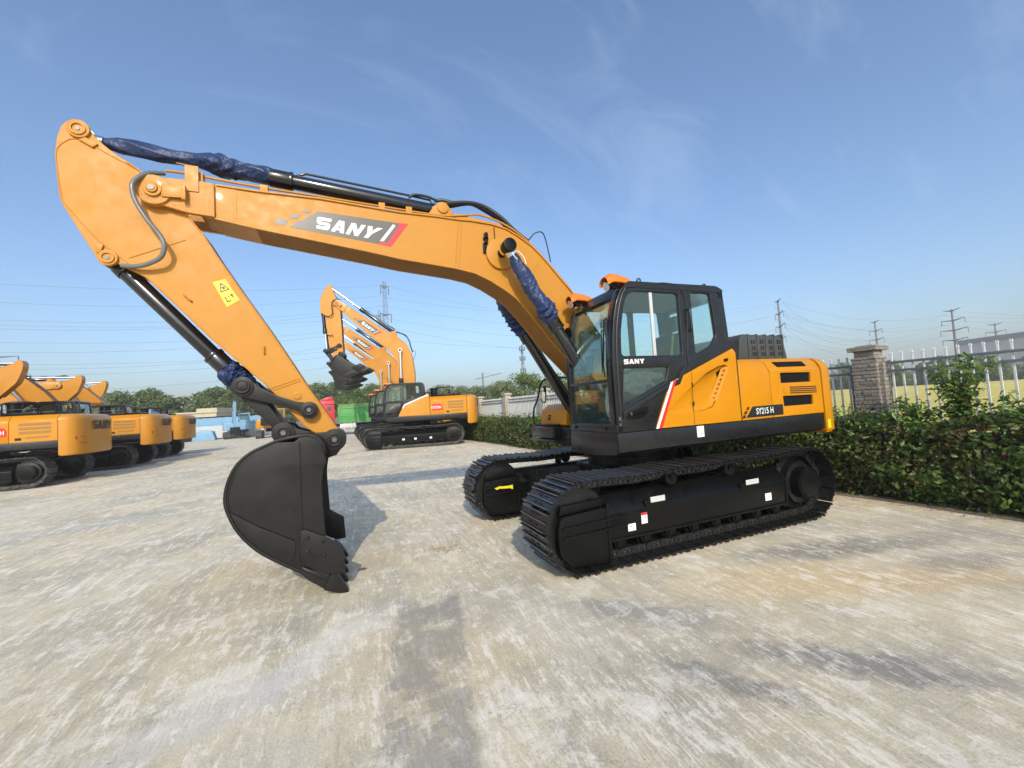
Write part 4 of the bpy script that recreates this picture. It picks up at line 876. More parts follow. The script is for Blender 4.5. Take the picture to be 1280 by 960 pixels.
cylinder('arm_cylinder', 1.90, .080, 'acyl', 'arod', 1.85, 'mb'); cylinder('bucket_cylinder', 1.40, .076, 'kcyl', 'krod', 1.1, 'm', port=False); cylinder('bucket_cylinder', .95, .076, 'kcyl', 'krod', 1.0, 'b', port=False)
part('lock_cap', MB().cyl((0, -.03, 0), (0, .11, 0), .085, n=28).mesh('lock_cap', 'black', bevel=.01), 'brodL', sets='m')
def sleeve(fr, x0, x1, radii, seed, droop=0.0, n=56):
    """crumpled cloth tied round the rod: folds come from real displaced geometry"""
    rnd = random.Random(seed); N = int((x1 - x0) / .008); pts = []; rs = []
    ph = [rnd.uniform(0, 6.28) for _ in range(8)]
    for i in range(N + 1):
        t = i / N; k = t * (len(radii) - 1); j = min(int(k), len(radii) - 2); r = radii[j] + (radii[j + 1] - radii[j]) * (k - j)
        pts.append((x0 + (x1 - x0) * t, .008 * sin(9 * t + ph[0]), droop * sin(pi * t) + .006 * sin(15 * t + ph[1]))); rs.append(r)
    def jit(i, k):
        a = 2 * pi * k / n; t = i / N; edge = min(1, min(t, 1 - t) * 10 + .3)
        r_here = radii[min(int(t * (len(radii) - 1)), len(radii) - 1)]; fat = max(0, min(1, (r_here - .085) / .035))
        ridge = lambda q: 1 - abs(sin(q)) ** .8
        long_ = .20 * ridge(1.0 * a + ph[2] + 2.5 * t) + .13 * ridge(2.5 * a + ph[3] - 9 * t) - .14
        cross = (1 - fat) * .07 * ridge(17 * t + 2.0 * sin(a + ph[4])) + fat * (.24 * ridge(34 * t + 1.3 * sin(a * 2 + ph[6]) + .8 * sin(3 * a) + ph[7]) + .10 * ridge(71 * t + 2.2 * sin(a + ph[1])) - .12)
        return 1 + edge * (long_ + cross)
    return MB().tube(pts, rs, n, jitter=jit).mesh('rod_cover', 'tarp', smooth=60)
part('rod_cover', sleeve('brodL', .10, 1.06, [.050, .065, .080, .090, .098, .100, .098, .100, .130, .135, .095], 1), 'brodL', sets='m', label='crumpled blue cloth cover tied on the near rod')
part('rod_cover', sleeve('brodR', .10, 1.06, [.050, .065, .080, .095, .105, .115, .120, .125, .145, .140, .095], 2), 'brodR', sets='m', label='crumpled blue cloth cover tied on the far rod')
part('rod_cover', sleeve('arod', .10, 1.60, [.04, .070, .082, .080, .075, .072, .074, .105, .120, .095, .085, .095, .085], 3, droop=-.02), 'arod', sets='m', label='long wrinkled blue cloth cover')
part('rod_cover', sleeve('krod', .02, .28, [.10, .125, .135, .13, .10], 4), 'krod', sets='m', label='bunched blue cloth cover')
tie = MB(); tie.tube(catmull([(.10, .08, .0), (.12, .11, -.04), (.22, .13, -.05), (.30, .135, -.03)], 5), .005, 6); tie.tube(catmull([(.10, .08, .02), (.13, .12, .05), (.20, .13, .04)], 5), .005, 6)
part('tie_string', tie.mesh('tie_string', 'white'), 'brodL', sets='m')
ac = MB().tube(catmull([(.25, .03, .10), (.35, .1, .05), (.8, .13, .02), (1.3, .13, .0), (1.75, .05, .02)], 6), .016, 8); part('hydraulic_hose', ac.mesh('hydraulic_hose', 'rubber'), 'bcylR', sets='m')
fh = MB().tube(catmull([(.30, -.1, 1.9), (.75, -.15, 2.3), (.95, -.15, 2.6), (1.3, -.12, 2.9)], 6), .018, 8).tube(catmull([(.35, .0, 1.9), (.8, .1, 2.05), (.9, .22, 1.75), (.7, .24, 1.6)], 6), .018, 8).tube([(.62, -.2, 1.36), (.75, -.05, 1.75), (.86, -.05, 2.03), (.86, .1, 2.03)], .015, 8).tube([(.80, .0, 2.03), (1.0, .02, 2.35)], .02, 8)
part('hydraulic_hose', fh.mesh('hydraulic_hose', 'rubber'), 'upper', sets='m')

# ---- bucket
BS_RAW = BUCKET_SIDE
_c = catmull([(x, 0, z) for x, z in BS_RAW[:12]], 3); BS_BACK = [(v.x, v.z) for v in _c]
_c = catmull([(x, 0, z) for x, z in BS_RAW[13:]], 3); BS = BS_BACK + [BS_RAW[12]] + [(v.x, v.z) for v in _c]; W = .60
sm_ = plate('bucket_side', BS, [], .03, 'bucket', bevel=.004, at=W + .0); part('bucket_side', sm_, 'bucket', key='bside')
part('bucket_side', plate('bucket_side', BS, [], .03, 'bucket', bevel=.004, at=-W + .03), 'bucket')
shell = [(4.06, 1.36), (4.075, 1.45), (4.122, 1.52), (4.19, 1.545), (4.31, 1.535)] + BS_BACK + [(4.10, .165)]
sh = MB(); sh.strip(shell, -W - .004, W + .004, .028); sh.strip([(4.293, .30), (4.03, .12)], -W - .01, W + .01, -.035)
part('bucket_shell', sh.mesh('bucket_shell', 'bucket', bevel=.003, seg=1, smooth=50), 'bucket', key='bshell')
bw = MB(); bw.tube([(4.262, W + .001, 1.50), (4.262, W + .001, .66)], .004, 5); bw.tube(catmull([(x, W + .001, z) for x, z in [(4.84, .925), (4.63, .765), (4.335, .585)]], 6), .006, 5)
bw.tube(catmull([(x * .985 + .06, W + .001, z * .985 + .012) for x, z in BS_BACK[6:30:4]], 4), .004, 5)
part('weld_seam', bw.mesh('weld_seam', 'bucket', smooth=60), 'bucket', sets='m')
for s in (1, -1): y0, y1 = sorted((s * W, s * (W + .012))); part('wear_plate', MB().prism(BUCKET_LOWERPLATE, y0, y1).mesh('wear_plate', 'bucket', bevel=.004), 'bucket', parent='bshell')
hgm = MB()
for s in (1, -1):
    y0, y1 = sorted((s * .215, s * .26)); hgm.prism([(4.36, 1.47), (4.53, 1.50), (4.53, 1.58), (4.50, 1.67), (4.43, 1.69), (4.31, 1.617), (4.162, 1.564), (4.04, 1.562), (3.962, 1.572), (3.862, 1.479), (3.885, 1.40), (3.95, 1.31), (4.03, 1.29), (4.10, 1.40)], y0, y1)
    for P_, r in ((KP, .118), (HP, .108)):
        a, b = sorted((s * .20, s * .275)); hgm.cyl((P_.x, a, P_.z), (P_.x, b, P_.z), r, n=36)
        ra, rb_ = sorted((s * .275, s * .288)); hgm.ring((P_.x, ra, P_.z), (P_.x, rb_, P_.z), r * .62, r * .40, 30)
hgm.cyl((KP.x, -.28, KP.z), (KP.x, .28, KP.z), .05, n=24); hgm.cyl((HP.x, -.28, HP.z), (HP.x, .28, HP.z), .05, n=24)
part('bucket_hanger', hgm.mesh('bucket_hanger', 'bucket', bevel=.006), 'bucket', parent='bshell')
part('pin_bolt', MB().cyl((KP.x, .28, KP.z), (KP.x, .286, KP.z), .024, n=18).cyl((HP.x, .28, HP.z), (HP.x, .286, HP.z), .024, n=18).mesh('pin_bolt', 'steel'), 'bucket', parent='bshell', sets='m')
for s in (1, -1):
    y0, y1 = sorted((s * W, s * (W + .035))); m = MB(); m.prism(SIDE_CUTTER, y0, y1)
    for x, z in ((4.225, .60), (4.225, .47), (4.09, .545), (4.085, .41)): a, b = sorted((s * (W + .035), s * (W + .055))); m.cyl((x, a, z), (x, b, z), .017, n=8)
    part('side_cutter', m.mesh('side_cutter', 'bucket', bevel=.005), 'bucket')
def tooth(y):
    m = MB(); w = .055
    m.prism([(4.29, .31), (4.292, .262), (4.20, .166), (4.086, .078), (4.05, .10), (4.046, .201), (4.15, .26)], y - w, y + w)
    vs = []
    for (xa, za, xb, zb, ww) in ((4.10, .075, 4.03, .215, .066), (4.00, .030, 3.955, .150, .056), (3.93, .004, 3.905, .06, .042), (3.885, .000, 3.880, .012, .034)):
        vs += [(xa, y - ww, za), (xa, y + ww, za), (xb, y + ww, zb), (xb, y - ww, zb)]
    m.add(vs, [(0, 1, 2, 3), (15, 14, 13, 12)] + [(i * 4 + k, i * 4 + (k + 1) % 4, (i + 1) * 4 + (k + 1) % 4, (i + 1) * 4 + k) for i in range(3) for k in range(4)])
    return m
for y in (-.55, -.275, 0, .275, .55): part('bucket_tooth', tooth(y).mesh('bucket_tooth', 'bucket', bevel=.005), 'bucket')

def excavator(name, label, cat, group, loc, head, sc, pose, kind, skip=()):
    root = empty(name, loc, head, sc); tag(root, label, cat, group)
    F = frames(*[radians(a) for a in pose], kind); keys = {}
    for e in LIB:
        if kind not in e['sets'] or e['name'] in skip: continue
        if e['parent'] and e['parent'] not in keys: continue
        o = bpy.data.objects.new(e['name'], e['me']); C.objects.link(o)
        if e['parent']:
            o.parent = keys[e['parent']]; o.matrix_local = e['loc'] if e['loc'] is not None else Matrix.Identity(4)
        else:
            o.parent = root; o.matrix_local = F[e['frame']] @ (e['loc'] if e['loc'] is not None else Matrix.Identity(4))
        if kind == 'b' and e['key'] == 'cab':      # lower, further forward cab on the bigger model
            o.matrix_local = Matrix.Translation((.12, 0, 1.345 * .15)) @ Matrix.Diagonal((1, 1, .85, 1))
        if e['key']: keys[e['key']] = o
        if e['label']: o['label'] = e['label']
    return root
# ------------------------------------------------------------------ ground, field, hedge bed
def ground_mat():
    m, n, b = NT('worn_concrete'); v = coords(n)
    def math_(op, a, b_=0.0, c=None):
        q = n.nodes.new('ShaderNodeMath'); q.operation = op
        for i, z in enumerate((a, b_) if c is None else (a, b_, c)):
            if isinstance(z, (int, float)): q.inputs[i].default_value = z
            else: L(n, z, q.inputs[i])
        return q.outputs[0]
    warp = n.nodes.new('ShaderNodeTexNoise'); warp.inputs['Scale'].default_value = .45; warp.inputs['Detail'].default_value = 4; L(n, v, warp.inputs['Vector'])
    wf = n.nodes.new('ShaderNodeTexNoise'); wf.inputs['Scale'].default_value = 3.2; wf.inputs['Detail'].default_value = 8; wf.inputs['Roughness'].default_value = .7; L(n, v, wf.inputs['Vector'])
    def addw(src, amp, vec):
        a = n.nodes.new('ShaderNodeVectorMath'); a.operation = 'MULTIPLY_ADD'; L(n, src, a.inputs[0]); a.inputs[1].default_value = (amp, amp, 0); L(n, vec, a.inputs[2]); return a.outputs[0]
    vw = addw(warp.outputs['Color'], .5, v); vf = addw(wf.outputs['Color'], .55, v)
    def sv(rotz, sx, sy, src=None):
        q = n.nodes.new('ShaderNodeMapping'); q.inputs['Scale'].default_value = (sx, sy, 1); q.inputs['Rotation'].default_value = (0, 0, rotz)
        L(n, src or vw, q.inputs['Vector']); return q.outputs[0]
    R_ = radians(-20)
    big = noise(n, .5, 8, .65, vec=vf); mid = noise(n, 1.7, 12, .72, vec=vf); iso = noise(n, 7, 12, .8, vec=v); fine = noise(n, 60, 5, .8, vec=v)
    sA = noise(n, 1.0, 10, .75, vec=sv(R_, 2.2, .5)); sB = noise(n, 1.0, 12, .82, vec=sv(R_ - .2, 11, 1.8)); sC = noise(n, 1.0, 12, .82, vec=sv(R_ + .7, 15, 3.0))
    sB2 = math_('ADD', math_('MULTIPLY', sB, .68), math_('MULTIPLY', iso, .32)); sC2 = math_('ADD', math_('MULTIPLY', sC, .62), math_('MULTIPLY', iso, .38))
    def blob(cx, cy, rx, ry, rot, soft=.55):
        """stain with a ragged edge, placed in yard coordinates"""
        q = n.nodes.new('ShaderNodeMapping'); q.vector_type = 'TEXTURE'; q.inputs['Location'].default_value = (cx + .27, cy + .27, 0); q.inputs['Rotation'].default_value = (0, 0, rot); q.inputs['Scale'].default_value = (rx, ry, 1)
        L(n, vf, q.inputs['Vector']); ln_ = n.nodes.new('ShaderNodeVectorMath'); ln_.operation = 'LENGTH'; L(n, q.outputs[0], ln_.inputs[0])
        return mr(n, ln_.outputs['Value'], 1.0, 1 - soft, 0, 1)
    mul = lambda a, b_: math_('MULTIPLY', a, b_)
    c = ramp(n, big, [(.33, (.41, .385, .325)), (.46, (.56, .505, .385)), (.56, (.66, .585, .43)), (.68, (.60, .56, .47))])
    c = mix(n, mr(n, noise(n, .31, 6, .6, vec=vf), .52, .64, 0, .45), c, (.60, .455, .26))
    c = mix(n, mr(n, sA, .50, .62, 0, .55), c, (.36, .345, .31))
    c = mix(n, mr(n, noise(n, .8, 8, .65, vec=vf), .56, .70, 0, .35), c, (.47, .49, .39))
    # the large stains
    for (cx, cy, rx, ry, rt, col, k) in ((.2, 2.45, 1.2, .55, -.35, (.66, .50, .27), .62), (-.9, 3.0, 1.1, .35, -.3, (.60, .44, .24), .6), (.6, 1.45, .9, .30, -.2, (.62, .50, .33), .6),
                                    (-1.0, 2.2, 1.5, .32, -.30, (.27, .255, .225), .85), (-1.5, 2.95, .7, .22, -.3, (.30, .285, .25), .6), (1.0, 3.35, .9, .20, -.75, (.25, .245, .235), .85), (1.75, 3.2, .55, .14, -.9, (.24, .235, .23), .75),
                                    (1.65, 2.35, .75, .22, -.8, (.33, .32, .30), .75), (2.1, 1.9, .55, .16, -.7, (.33, .32, .30), .6), (4.6, 1.95, .9, .28, .35, (.66, .65, .63), .55), (4.0, 1.5, .7, .20, .7, (.70, .69, .67), .55),
                                    (5.4, .2, 1.6, .5, .2, (.50, .44, .34), .6), (3.4, -.2, 1.2, .5, 0, (.58, .49, .36), .5), (2.0, -6.4, 3.2, .45, .1, (.40, .40, .395), .7), (8.6, -5.0, 2.6, .6, .2, (.43, .425, .40), .5), (2.4, 2.2, .5, .7, 0, (.64, .60, .50), .5)):
        c = mix(n, mul(blob(cx, cy, rx, ry, rt), k), c, col)
    mask = noise(n, .6, 5, .6, vec=vf)
    c = mix(n, mul(mr(n, sB2, .505, .56, 0, .75), mr(n, mask, .42, .54, .2, 1)), c, (.90, .85, .76))
    c = mix(n, mul(mr(n, sC2, .53, .57, 0, .70), mr(n, mask, .58, .46, .1, 1)), c, (.88, .84, .76))
    c = mix(n, mr(n, sB2, .455, .40, 0, .45), c, (.29, .27, .235))
    c = mix(n, mr(n, mid, .56, .61, 0, .50), c, (.86, .83, .77))
    c = mix(n, mr(n, mid, .42, .36, 0, .35), c, (.33, .31, .275))
    # thin scratches and hairline cracks
    def lines(src, w, k, col, cc, gate):
        d = math_('ABSOLUTE', math_('SUBTRACT', src, .5)); return mix(n, mul(mr(n, d, w, 0, 0, k), gate), cc, col)
    s1 = noise(n, 1.0, 4, .6, vec=sv(R_ - .1, 17, 1.5, v)); s2 = noise(n, 1.0, 4, .6, vec=sv(R_ + .45, 13, 1.6, v)); s3 = noise(n, 1.3, 8, .6, vec=vf)
    g1 = mr(n, noise(n, 1.3, 4, vec=vw), .50, .60, 0, 1); g2 = mr(n, noise(n, 1.1, 4, vec=vf), .55, .62, 0, 1)
    c = lines(s1, .014, .9, (.86, .82, .74), c, g1); c = lines(s2, .010, .8, (.84, .80, .72), c, g2); c = lines(s3, .0035, .8, (.16, .14, .11), c, g2)
    c = mix(n, .45, c, ramp(n, fine, [(.3, (.22, .22, .22)), (.7, (.80, .80, .80))]), 'OVERLAY')
    speck = n.nodes.new('ShaderNodeTexVoronoi'); speck.inputs['Scale'].default_value = 5; L(n, v, speck.inputs['Vector'])
    c = mix(n, mr(n, speck.outputs['Distance'], .045, .02, 0, .7), c, (.16, .14, .11))
    # camera holder's cast shadow painted into the foreground concrete colour, ragged edged
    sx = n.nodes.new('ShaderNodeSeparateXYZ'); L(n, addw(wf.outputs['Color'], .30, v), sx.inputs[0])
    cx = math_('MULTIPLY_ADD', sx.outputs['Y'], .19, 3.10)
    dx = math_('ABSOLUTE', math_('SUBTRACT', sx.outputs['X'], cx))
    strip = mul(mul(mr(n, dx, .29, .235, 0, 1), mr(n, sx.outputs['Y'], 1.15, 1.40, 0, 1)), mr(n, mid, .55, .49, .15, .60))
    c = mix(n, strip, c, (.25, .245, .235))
    c = mix(n, 1.0, c, (1.06, 1.03, .965), 'MULTIPLY')
    L(n, c, b.inputs['Base Color'])
    L(n, mr(n, fine, .3, .7, .8, .98), b.inputs['Roughness']); b.inputs['Specular IOR Level'].default_value = .25
    hsum = math_('ADD', mul(sB2, 1.0), math_('ADD', mul(mid, .9), mul(fine, .25)))
    bump(n, b, hsum, .8, .016)
    return m
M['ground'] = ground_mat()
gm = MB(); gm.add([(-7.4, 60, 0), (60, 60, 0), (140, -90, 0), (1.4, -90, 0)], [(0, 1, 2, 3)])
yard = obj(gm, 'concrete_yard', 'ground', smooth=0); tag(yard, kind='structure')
def soil():
    m, n, b = NT('bare_earth'); v = coords(n)
    c = ramp(n, noise(n, 1.6, 8, .7, vec=v), [(.3, (.13, .10, .065)), (.7, (.30, .25, .17))]); L(n, c, b.inputs['Base Color']); b.inputs['Roughness'].default_value = .95
    bump(n, b, noise(n, 20, 6, .7, vec=v), .8, .02); return m
M['soil'] = soil()
lm_ = MB(); lm_.add([(-700, -700, -.02), (700, -700, -.02), (700, 700, -.02), (-700, 700, -.02)], [(0, 1, 2, 3)])
tag(obj(lm_, 'ground', 'soil', smooth=0), kind='structure')
def wheat():
    m, n, b = NT('ripe_crop'); v = coords(n)
    s = noise(n, 1.0, 7, .7, vec=coords(n, 'Object', (.06, .9, 1), (0, 0, .4)))
    c = ramp(n, s, [(.3, (.52, .44, .09)), (.5, (.72, .58, .13)), (.7, (.85, .70, .22))])
    c = mix(n, mr(n, noise(n, .08, 5, vec=v), .5, .7, 0, .4), c, (.52, .50, .14)); L(n, c, b.inputs['Base Color']); b.inputs['Roughness'].default_value = .9
    bump(n, b, noise(n, 5, 6, .8, vec=v), 1, .1); return m
M['wheat'] = wheat()
# a crop stands about knee high: a low rough sheet
fx = MB(); NX, NY = 60, 70; rnd = random.Random(3); vs = []
for j in range(NY + 1):
    for i in range(NX + 1):
        t = (i / NX) ** 1.7; x = -5.4 - t * 145; y = 45 - (j / NY) * 110 - 18 * t
        vs.append((x, y, .38 + .05 * rnd.uniform(-1, 1) if 0 < i < NX else .0))
fx.add(vs, [(j * (NX + 1) + i, j * (NX + 1) + i + 1, (j + 1) * (NX + 1) + i + 1, (j + 1) * (NX + 1) + i) for j in range(NY) for i in range(NX)])
tag(obj(fx, 'field', 'wheat', smooth=60), kind='structure')

# hedge / fence line
HA = Vector((-3.4, 2.72, 0)); HD = Vector((.0592, -.9982, 0)); HN = Vector((-.9982, -.0592, 0))
def hp(s, off=0.0, z=0.0): p = HA + HD * s + HN * off; return Vector((p.x, p.y, z))   # s metres from the near end, off behind the hedge face
# ------------------------------------------------------------------ leaves
def leaf_cloud(pts, nrm, size, rnd, name, mat, spread=.8, asp=.5, shape=6):
    """pts (N,3), nrm (N,3) outward hints -> one mesh of folded leaves"""
    N = len(pts); r = np.random.RandomState(rnd)
    d = nrm + r.normal(0, spread, (N, 3)); d /= np.linalg.norm(d, axis=1)[:, None] + 1e-9
    t = np.cross(d, r.normal(0, 1, (N, 3))); t /= np.linalg.norm(t, axis=1)[:, None] + 1e-9
    w = np.cross(d, t); s = size * r.uniform(.6, 1.3, N)[:, None]
    P = pts
    a = P - t * s * .5; e = P + t * s * .5 - d * s * .10
    b1 = P - t * s * .08 + w * s * asp * .5 + d * s * .08; b2 = P - t * s * .08 - w * s * asp * .5 + d * s * .08
    V = np.stack([a, b1, e, b2], 1).reshape(-1, 3).astype(np.float32)
    me = bpy.data.meshes.new(name); me.vertices.add(N * 4); me.vertices.foreach_set('co', V.ravel())
    base = np.arange(N)[:, None] * 4
    idx = np.concatenate([base + [[0, 1, 2]], base + [[0, 2, 3]]], 1).reshape(-1)
    me.loops.add(N * 6); me.loops.foreach_set('vertex_index', idx.astype(np.int32))
    me.polygons.add(N * 2); me.polygons.foreach_set('loop_start', np.arange(N * 2, dtype=np.int32) * 3)
    me.update(); me.validate(); me.materials.append(M[mat]); return me
rs = np.random.RandomState(11)
def vnoise(x, y, seed):
    r = np.random.RandomState(seed); o = 0
    for k in range(5):
        f = .5 * 1.9 ** k; a, b, c = r.uniform(0, 6.28, 3); o = o + np.sin(x * f * 2.1 + a + 1.7 * np.sin(y * f * 1.3 + b)) * np.cos(y * f * 2.6 + c) / (1.5 ** k)
    return o / 2
def hedge_leaves(s0, s1, dens, size, seed):
    Ln = s1 - s0; H = 1.16; D = .95
    N = int(Ln * (H + D) * dens); r = np.random.RandomState(seed)
    s = r.uniform(s0, s1, N); q = r.uniform(0, H + D, N); depth = np.abs(r.normal(0, .09, N))
    Hs = H + .14 * vnoise(s, s * 0, 5) + .06 * np.sin(s * 5.1) - .02
    face = q < H
    bul = .17 * vnoise(s * 1.3, q * 2, 9) + .05 * vnoise(s * 5, q * 6, 12)
    rr = .22                                                        # rounded shoulder
    z = np.where(face, q / H * Hs, Hs + .05 * vnoise(s * 2, q * 3, 2) - depth)
    off = np.where(face, depth - bul + np.clip((q / H - .8), 0, 1) * .5, (q - H) + .06)
    off = np.where(face, off + .10 * (1 - np.clip(q / .35, 0, 1)), off)
    nf = np.where(face[:, None], -np.array(HN)[None, :] + [[0, 0, .35]], np.array([[0, 0, 1.0]]) - np.array(HN)[None, :] * .3)
    spr = r.random_sample(N) < .14; z = z + spr * r.uniform(0, .24, N) * (~face); off = off - face * (r.random_sample(N) < .10) * r.uniform(0, .14, N)
    P = np.array(HA)[None, :] + np.array(HD)[None, :] * s[:, None] + np.array(HN)[None, :] * off[:, None]; P[:, 2] = np.maximum(z, .02)
    return leaf_cloud(P, nf, size, seed, 'foliage', 'hedgeleaf', .75, .55)
hg_ = empty('hedge', hp(6, .5)); tag(hg_, 'long clipped green hedge with reddish tips running below the fence', 'hedge')
Hi = Matrix.Translation(-hp(6, .5))
for s0, s1, dn, sz, sd in ((-4.5, 4.2, 1150, .078, 21), (4.2, 9, 800, .088, 22), (9, 24, 480, .105, 23)):
    o = inst(hedge_leaves(s0, s1, dn, sz, sd), 'foliage', hg_, Hi)
hc = MB(); vs = []; K = 90
for i in range(K + 1):
    s = -4.5 + 28.5 * i / K; 
    for off, z in ((.30, -.01), (.26, .70), (.36, .90), (.80, .92), (.90, -.01)):
        p = hp(s, off + .03 * sin(s * 7 + z * 5), z * (1 + .04 * sin(s * 3.3))); vs.append(p)
hc.add(vs, [(i * 5 + k, i * 5 + k + 1, (i + 1) * 5 + k + 1, (i + 1) * 5 + k) for i in range(K) for k in range(4)] + [(0, 1, 2, 3, 4), tuple(K * 5 + k for k in (4, 3, 2, 1, 0))])
M['twigs'] = paint('hedge_twigs', (.018, .022, .008), .95, var=.5, orange=0)
inst(hc.mesh('branches', 'twigs'), 'branches', hg_, Hi)
# bare earth strip with fallen leaves at the hedge foot
es = MB(); vs = []
for i in range(61):
    s = -5 + 30 * i / 60; a = hp(s, -.05 - .05 * sin(s * 2.1) * sin(s * 5.3), .004); b_ = hp(s, 1.6, .004); vs += [a, b_]
es.add(vs, [(2 * i, 2 * i + 1, 2 * i + 3, 2 * i + 2) for i in range(60)]); tag(obj(es, 'hedge_bed', 'soil', smooth=0), kind='structure')
def litter(center, N, rad, size, seed, name, mat, label_kind=True, sx=1, sy=1):
    r = np.random.RandomState(seed); P = np.stack([center[0] + r.normal(0, rad * sx, N), center[1] + r.normal(0, rad * sy, N), r.uniform(.006, .016, N)], 1)
    me = leaf_cloud(P, np.tile([[0, 0, 1.0]], (N, 1)), size, seed, name, mat, .25, .5); return me
M['deadleaf'] = leaf_mat('dead_leaf', [(0, (.10, .045, .02)), (.6, (.24, .13, .05)), (1, (.36, .26, .14))], .8, .1)
tag(inst(litter((2.78, -.13), 150, .11, .022, 4, 'leaf_litter', 'deadleaf', sx=1.3, sy=.8), 'leaf_litter'), kind='stuff', label='small scatter of brown leaf crumbs on the concrete', cat='leaf litter')
r_ = np.random.RandomState(8); N_ = 900; s_ = r_.uniform(-4, 14, N_); o_ = -.08 - np.abs(r_.normal(0, .14, N_))
P_ = np.array(HA)[None] + np.array(HD)[None] * s_[:, None] + np.array(HN)[None] * o_[:, None]; P_[:, 2] = .012
tag(inst(leaf_cloud(P_, np.tile([[0, 0, 1.0]], (N_, 1)), .03, 5, 'fallen_leaves', 'deadleaf', .25, .5), 'fallen_leaves'), kind='stuff', label='dry fallen leaves lying along the foot of the hedge', cat='leaf litter')

# ------------------------------------------------------------------ fence: stone pillars and steel picket panels
def stone():
    m, n, b = NT('split_stone_courses'); v = coords(n, 'Object')
    mp_ = n.nodes.new('ShaderNodeMapping'); L(n, v, mp_.inputs['Vector']); mp_.inputs['Rotation'].default_value = (radians(90), 0, radians(0))
    gx = n.nodes.new('ShaderNodeSeparateXYZ'); L(n, v, gx.inputs[0]); ad = n.nodes.new('ShaderNodeMath'); ad.operation = 'ADD'; L(n, gx.outputs['X'], ad.inputs[0]); L(n, gx.outputs['Y'], ad.inputs[1])
    cb_ = n.nodes.new('ShaderNodeCombineXYZ'); L(n, ad.outputs[0], cb_.inputs['X']); L(n, gx.outputs['Z'], cb_.inputs['Y'])
    wn = noise(n, 6, 4, vec=v)
    bt = n.nodes.new('ShaderNodeTexBrick'); L(n, cb_.outputs[0], bt.inputs['Vector']); bt.inputs['Scale'].default_value = 1; bt.inputs['Brick Width'].default_value = .21; bt.inputs['Row Height'].default_value = .062
    bt.inputs['Mortar Size'].default_value = .006; bt.inputs['Mortar Smooth'].default_value = .5; bt.inputs['Color1'].default_value = (.33, .29, .24, 1); bt.inputs['Color2'].default_value = (.22, .20, .175, 1); bt.inputs['Mortar'].default_value = (.15, .13, .11, 1)
    c = mix(n, mr(n, noise(n, 9, 8, .7, vec=v), .4, .7, 0, .6), bt.outputs['Color'], (.40, .35, .29)); L(n, c, b.inputs['Base Color']); b.inputs['Roughness'].default_value = .9
    hh = n.nodes.new('ShaderNodeMath'); hh.operation = 'ADD'; L(n, noise(n, 24, 6, .7, vec=v), hh.inputs[0]); iv = mr(n, bt.outputs['Fac'], 0, 1, 1.2, 0); L(n, iv, hh.inputs[1])
    bump(n, b, hh.outputs[0], .9, .02); return m
M['stone'] = stone()
M['palestone'] = paint('pale_rendered_stone', (.50, .46, .38), .85, var=.25, orange=.3)
M['picket'] = paint('galvanised_picket', (.70, .71, .70), .45, var=.12); M['rail'] = paint('grey_rail', (.16, .18, .20), .5)
HROT = atan2(HD.y, HD.x)
def pillar_mesh():
    m = MB(); rnd = random.Random(2); z = 0
    while z < 2.12:
        h = min(rnd.choice((.05, .065, .08, .10)), 2.14 - z); x = -.17
        # each course is a ring of stones set slightly in or out
        for side in range(4):
            x = -.17
            while x < .1699:
                w = min(rnd.uniform(.08, .20), .17 - x)
                if .17 - x - w < .05: w = .17 - x
                o = rnd.uniform(-.006, .010); R4 = Matrix.Rotation(side * pi / 2, 4, 'Z')
                m.box(x + .002, x + w - .002, -.17 - o, -.08, z + .002, z + h - .002, M4=R4); x += w
        z += h
    m.box(-.158, .158, -.158, .158, 0, 2.14); return m
pil = pillar_mesh().mesh('shaft', 'stone', bevel=.004, seg=1, smooth=0)
cap = MB().box(-.14, .14, -.14, .14, 2.135, 2.25).box(-.205, .205, -.205, .205, 2.25, 2.325).box(-.12, .12, -.12, .12, 2.325, 2.345).mesh('cap', 'stone', bevel=.012, smooth=0)
stub = MB().box(.155, .235, -.11, .11, 0, 2.03).mesh('side_pier', 'stone', bevel=.01, smooth=0)
pitch = 3.66; s_p0 = 1.75
lower = lambda i: 0
PL = ['stone pillar with a flat cap standing tall just right of the yellow machine', 'stone fence pillar hidden behind the rear deck of the big machine', 'pale stone pillar behind the cab of the big machine', 'pale stone pillar just left of the lifting rams, above the tool box',
      'pale stone pillar in the middle of the far white fence, above the hedge', 'pale stone pillar beside the rear of the far parked excavator', 'pale stone pillar farthest along the fence, behind the far parked excavator']
for i in range(0, 7):
    p = hp(s_p0 + pitch * i, 1.0, -lower(i) if i > 1 else 0)
    r0 = empty('stone_pillar', p, HROT); tag(r0, PL[i], 'pillar', 'stone pillars along the fence')
    parts_ = [inst(pil, 'shaft', r0), inst(cap, 'cap', r0), inst(stub, 'side_pier', r0), inst(stub, 'side_pier', r0, Matrix.Rotation(pi, 4, 'Z'))]
    if i >= 2:
        for q in parts_: q.material_slots[0].link = 'OBJECT'; q.material_slots[0].material = M['palestone']
pk_ = MB(); pk_.box(-.013, .013, -.010, .010, .02, 2.13); pk_.prism([(-.013, 2.13), (-.020, 2.155), (-.010, 2.19), (-.003, 2.165), (.003, 2.165), (.010, 2.19), (.020, 2.155), (.013, 2.13)], -.008, .008)
pkw = MB().box(-.032, .032, -.012, .012, .02, 2.12).mesh('picket', 'picket', bevel=.003, seg=1)
pkm = pk_.mesh('picket', 'picket', bevel=.003, seg=1)
rlm = MB().box(-1.66, 1.66, .013, .034, -.019, .019).mesh('rail', 'rail', bevel=.003)
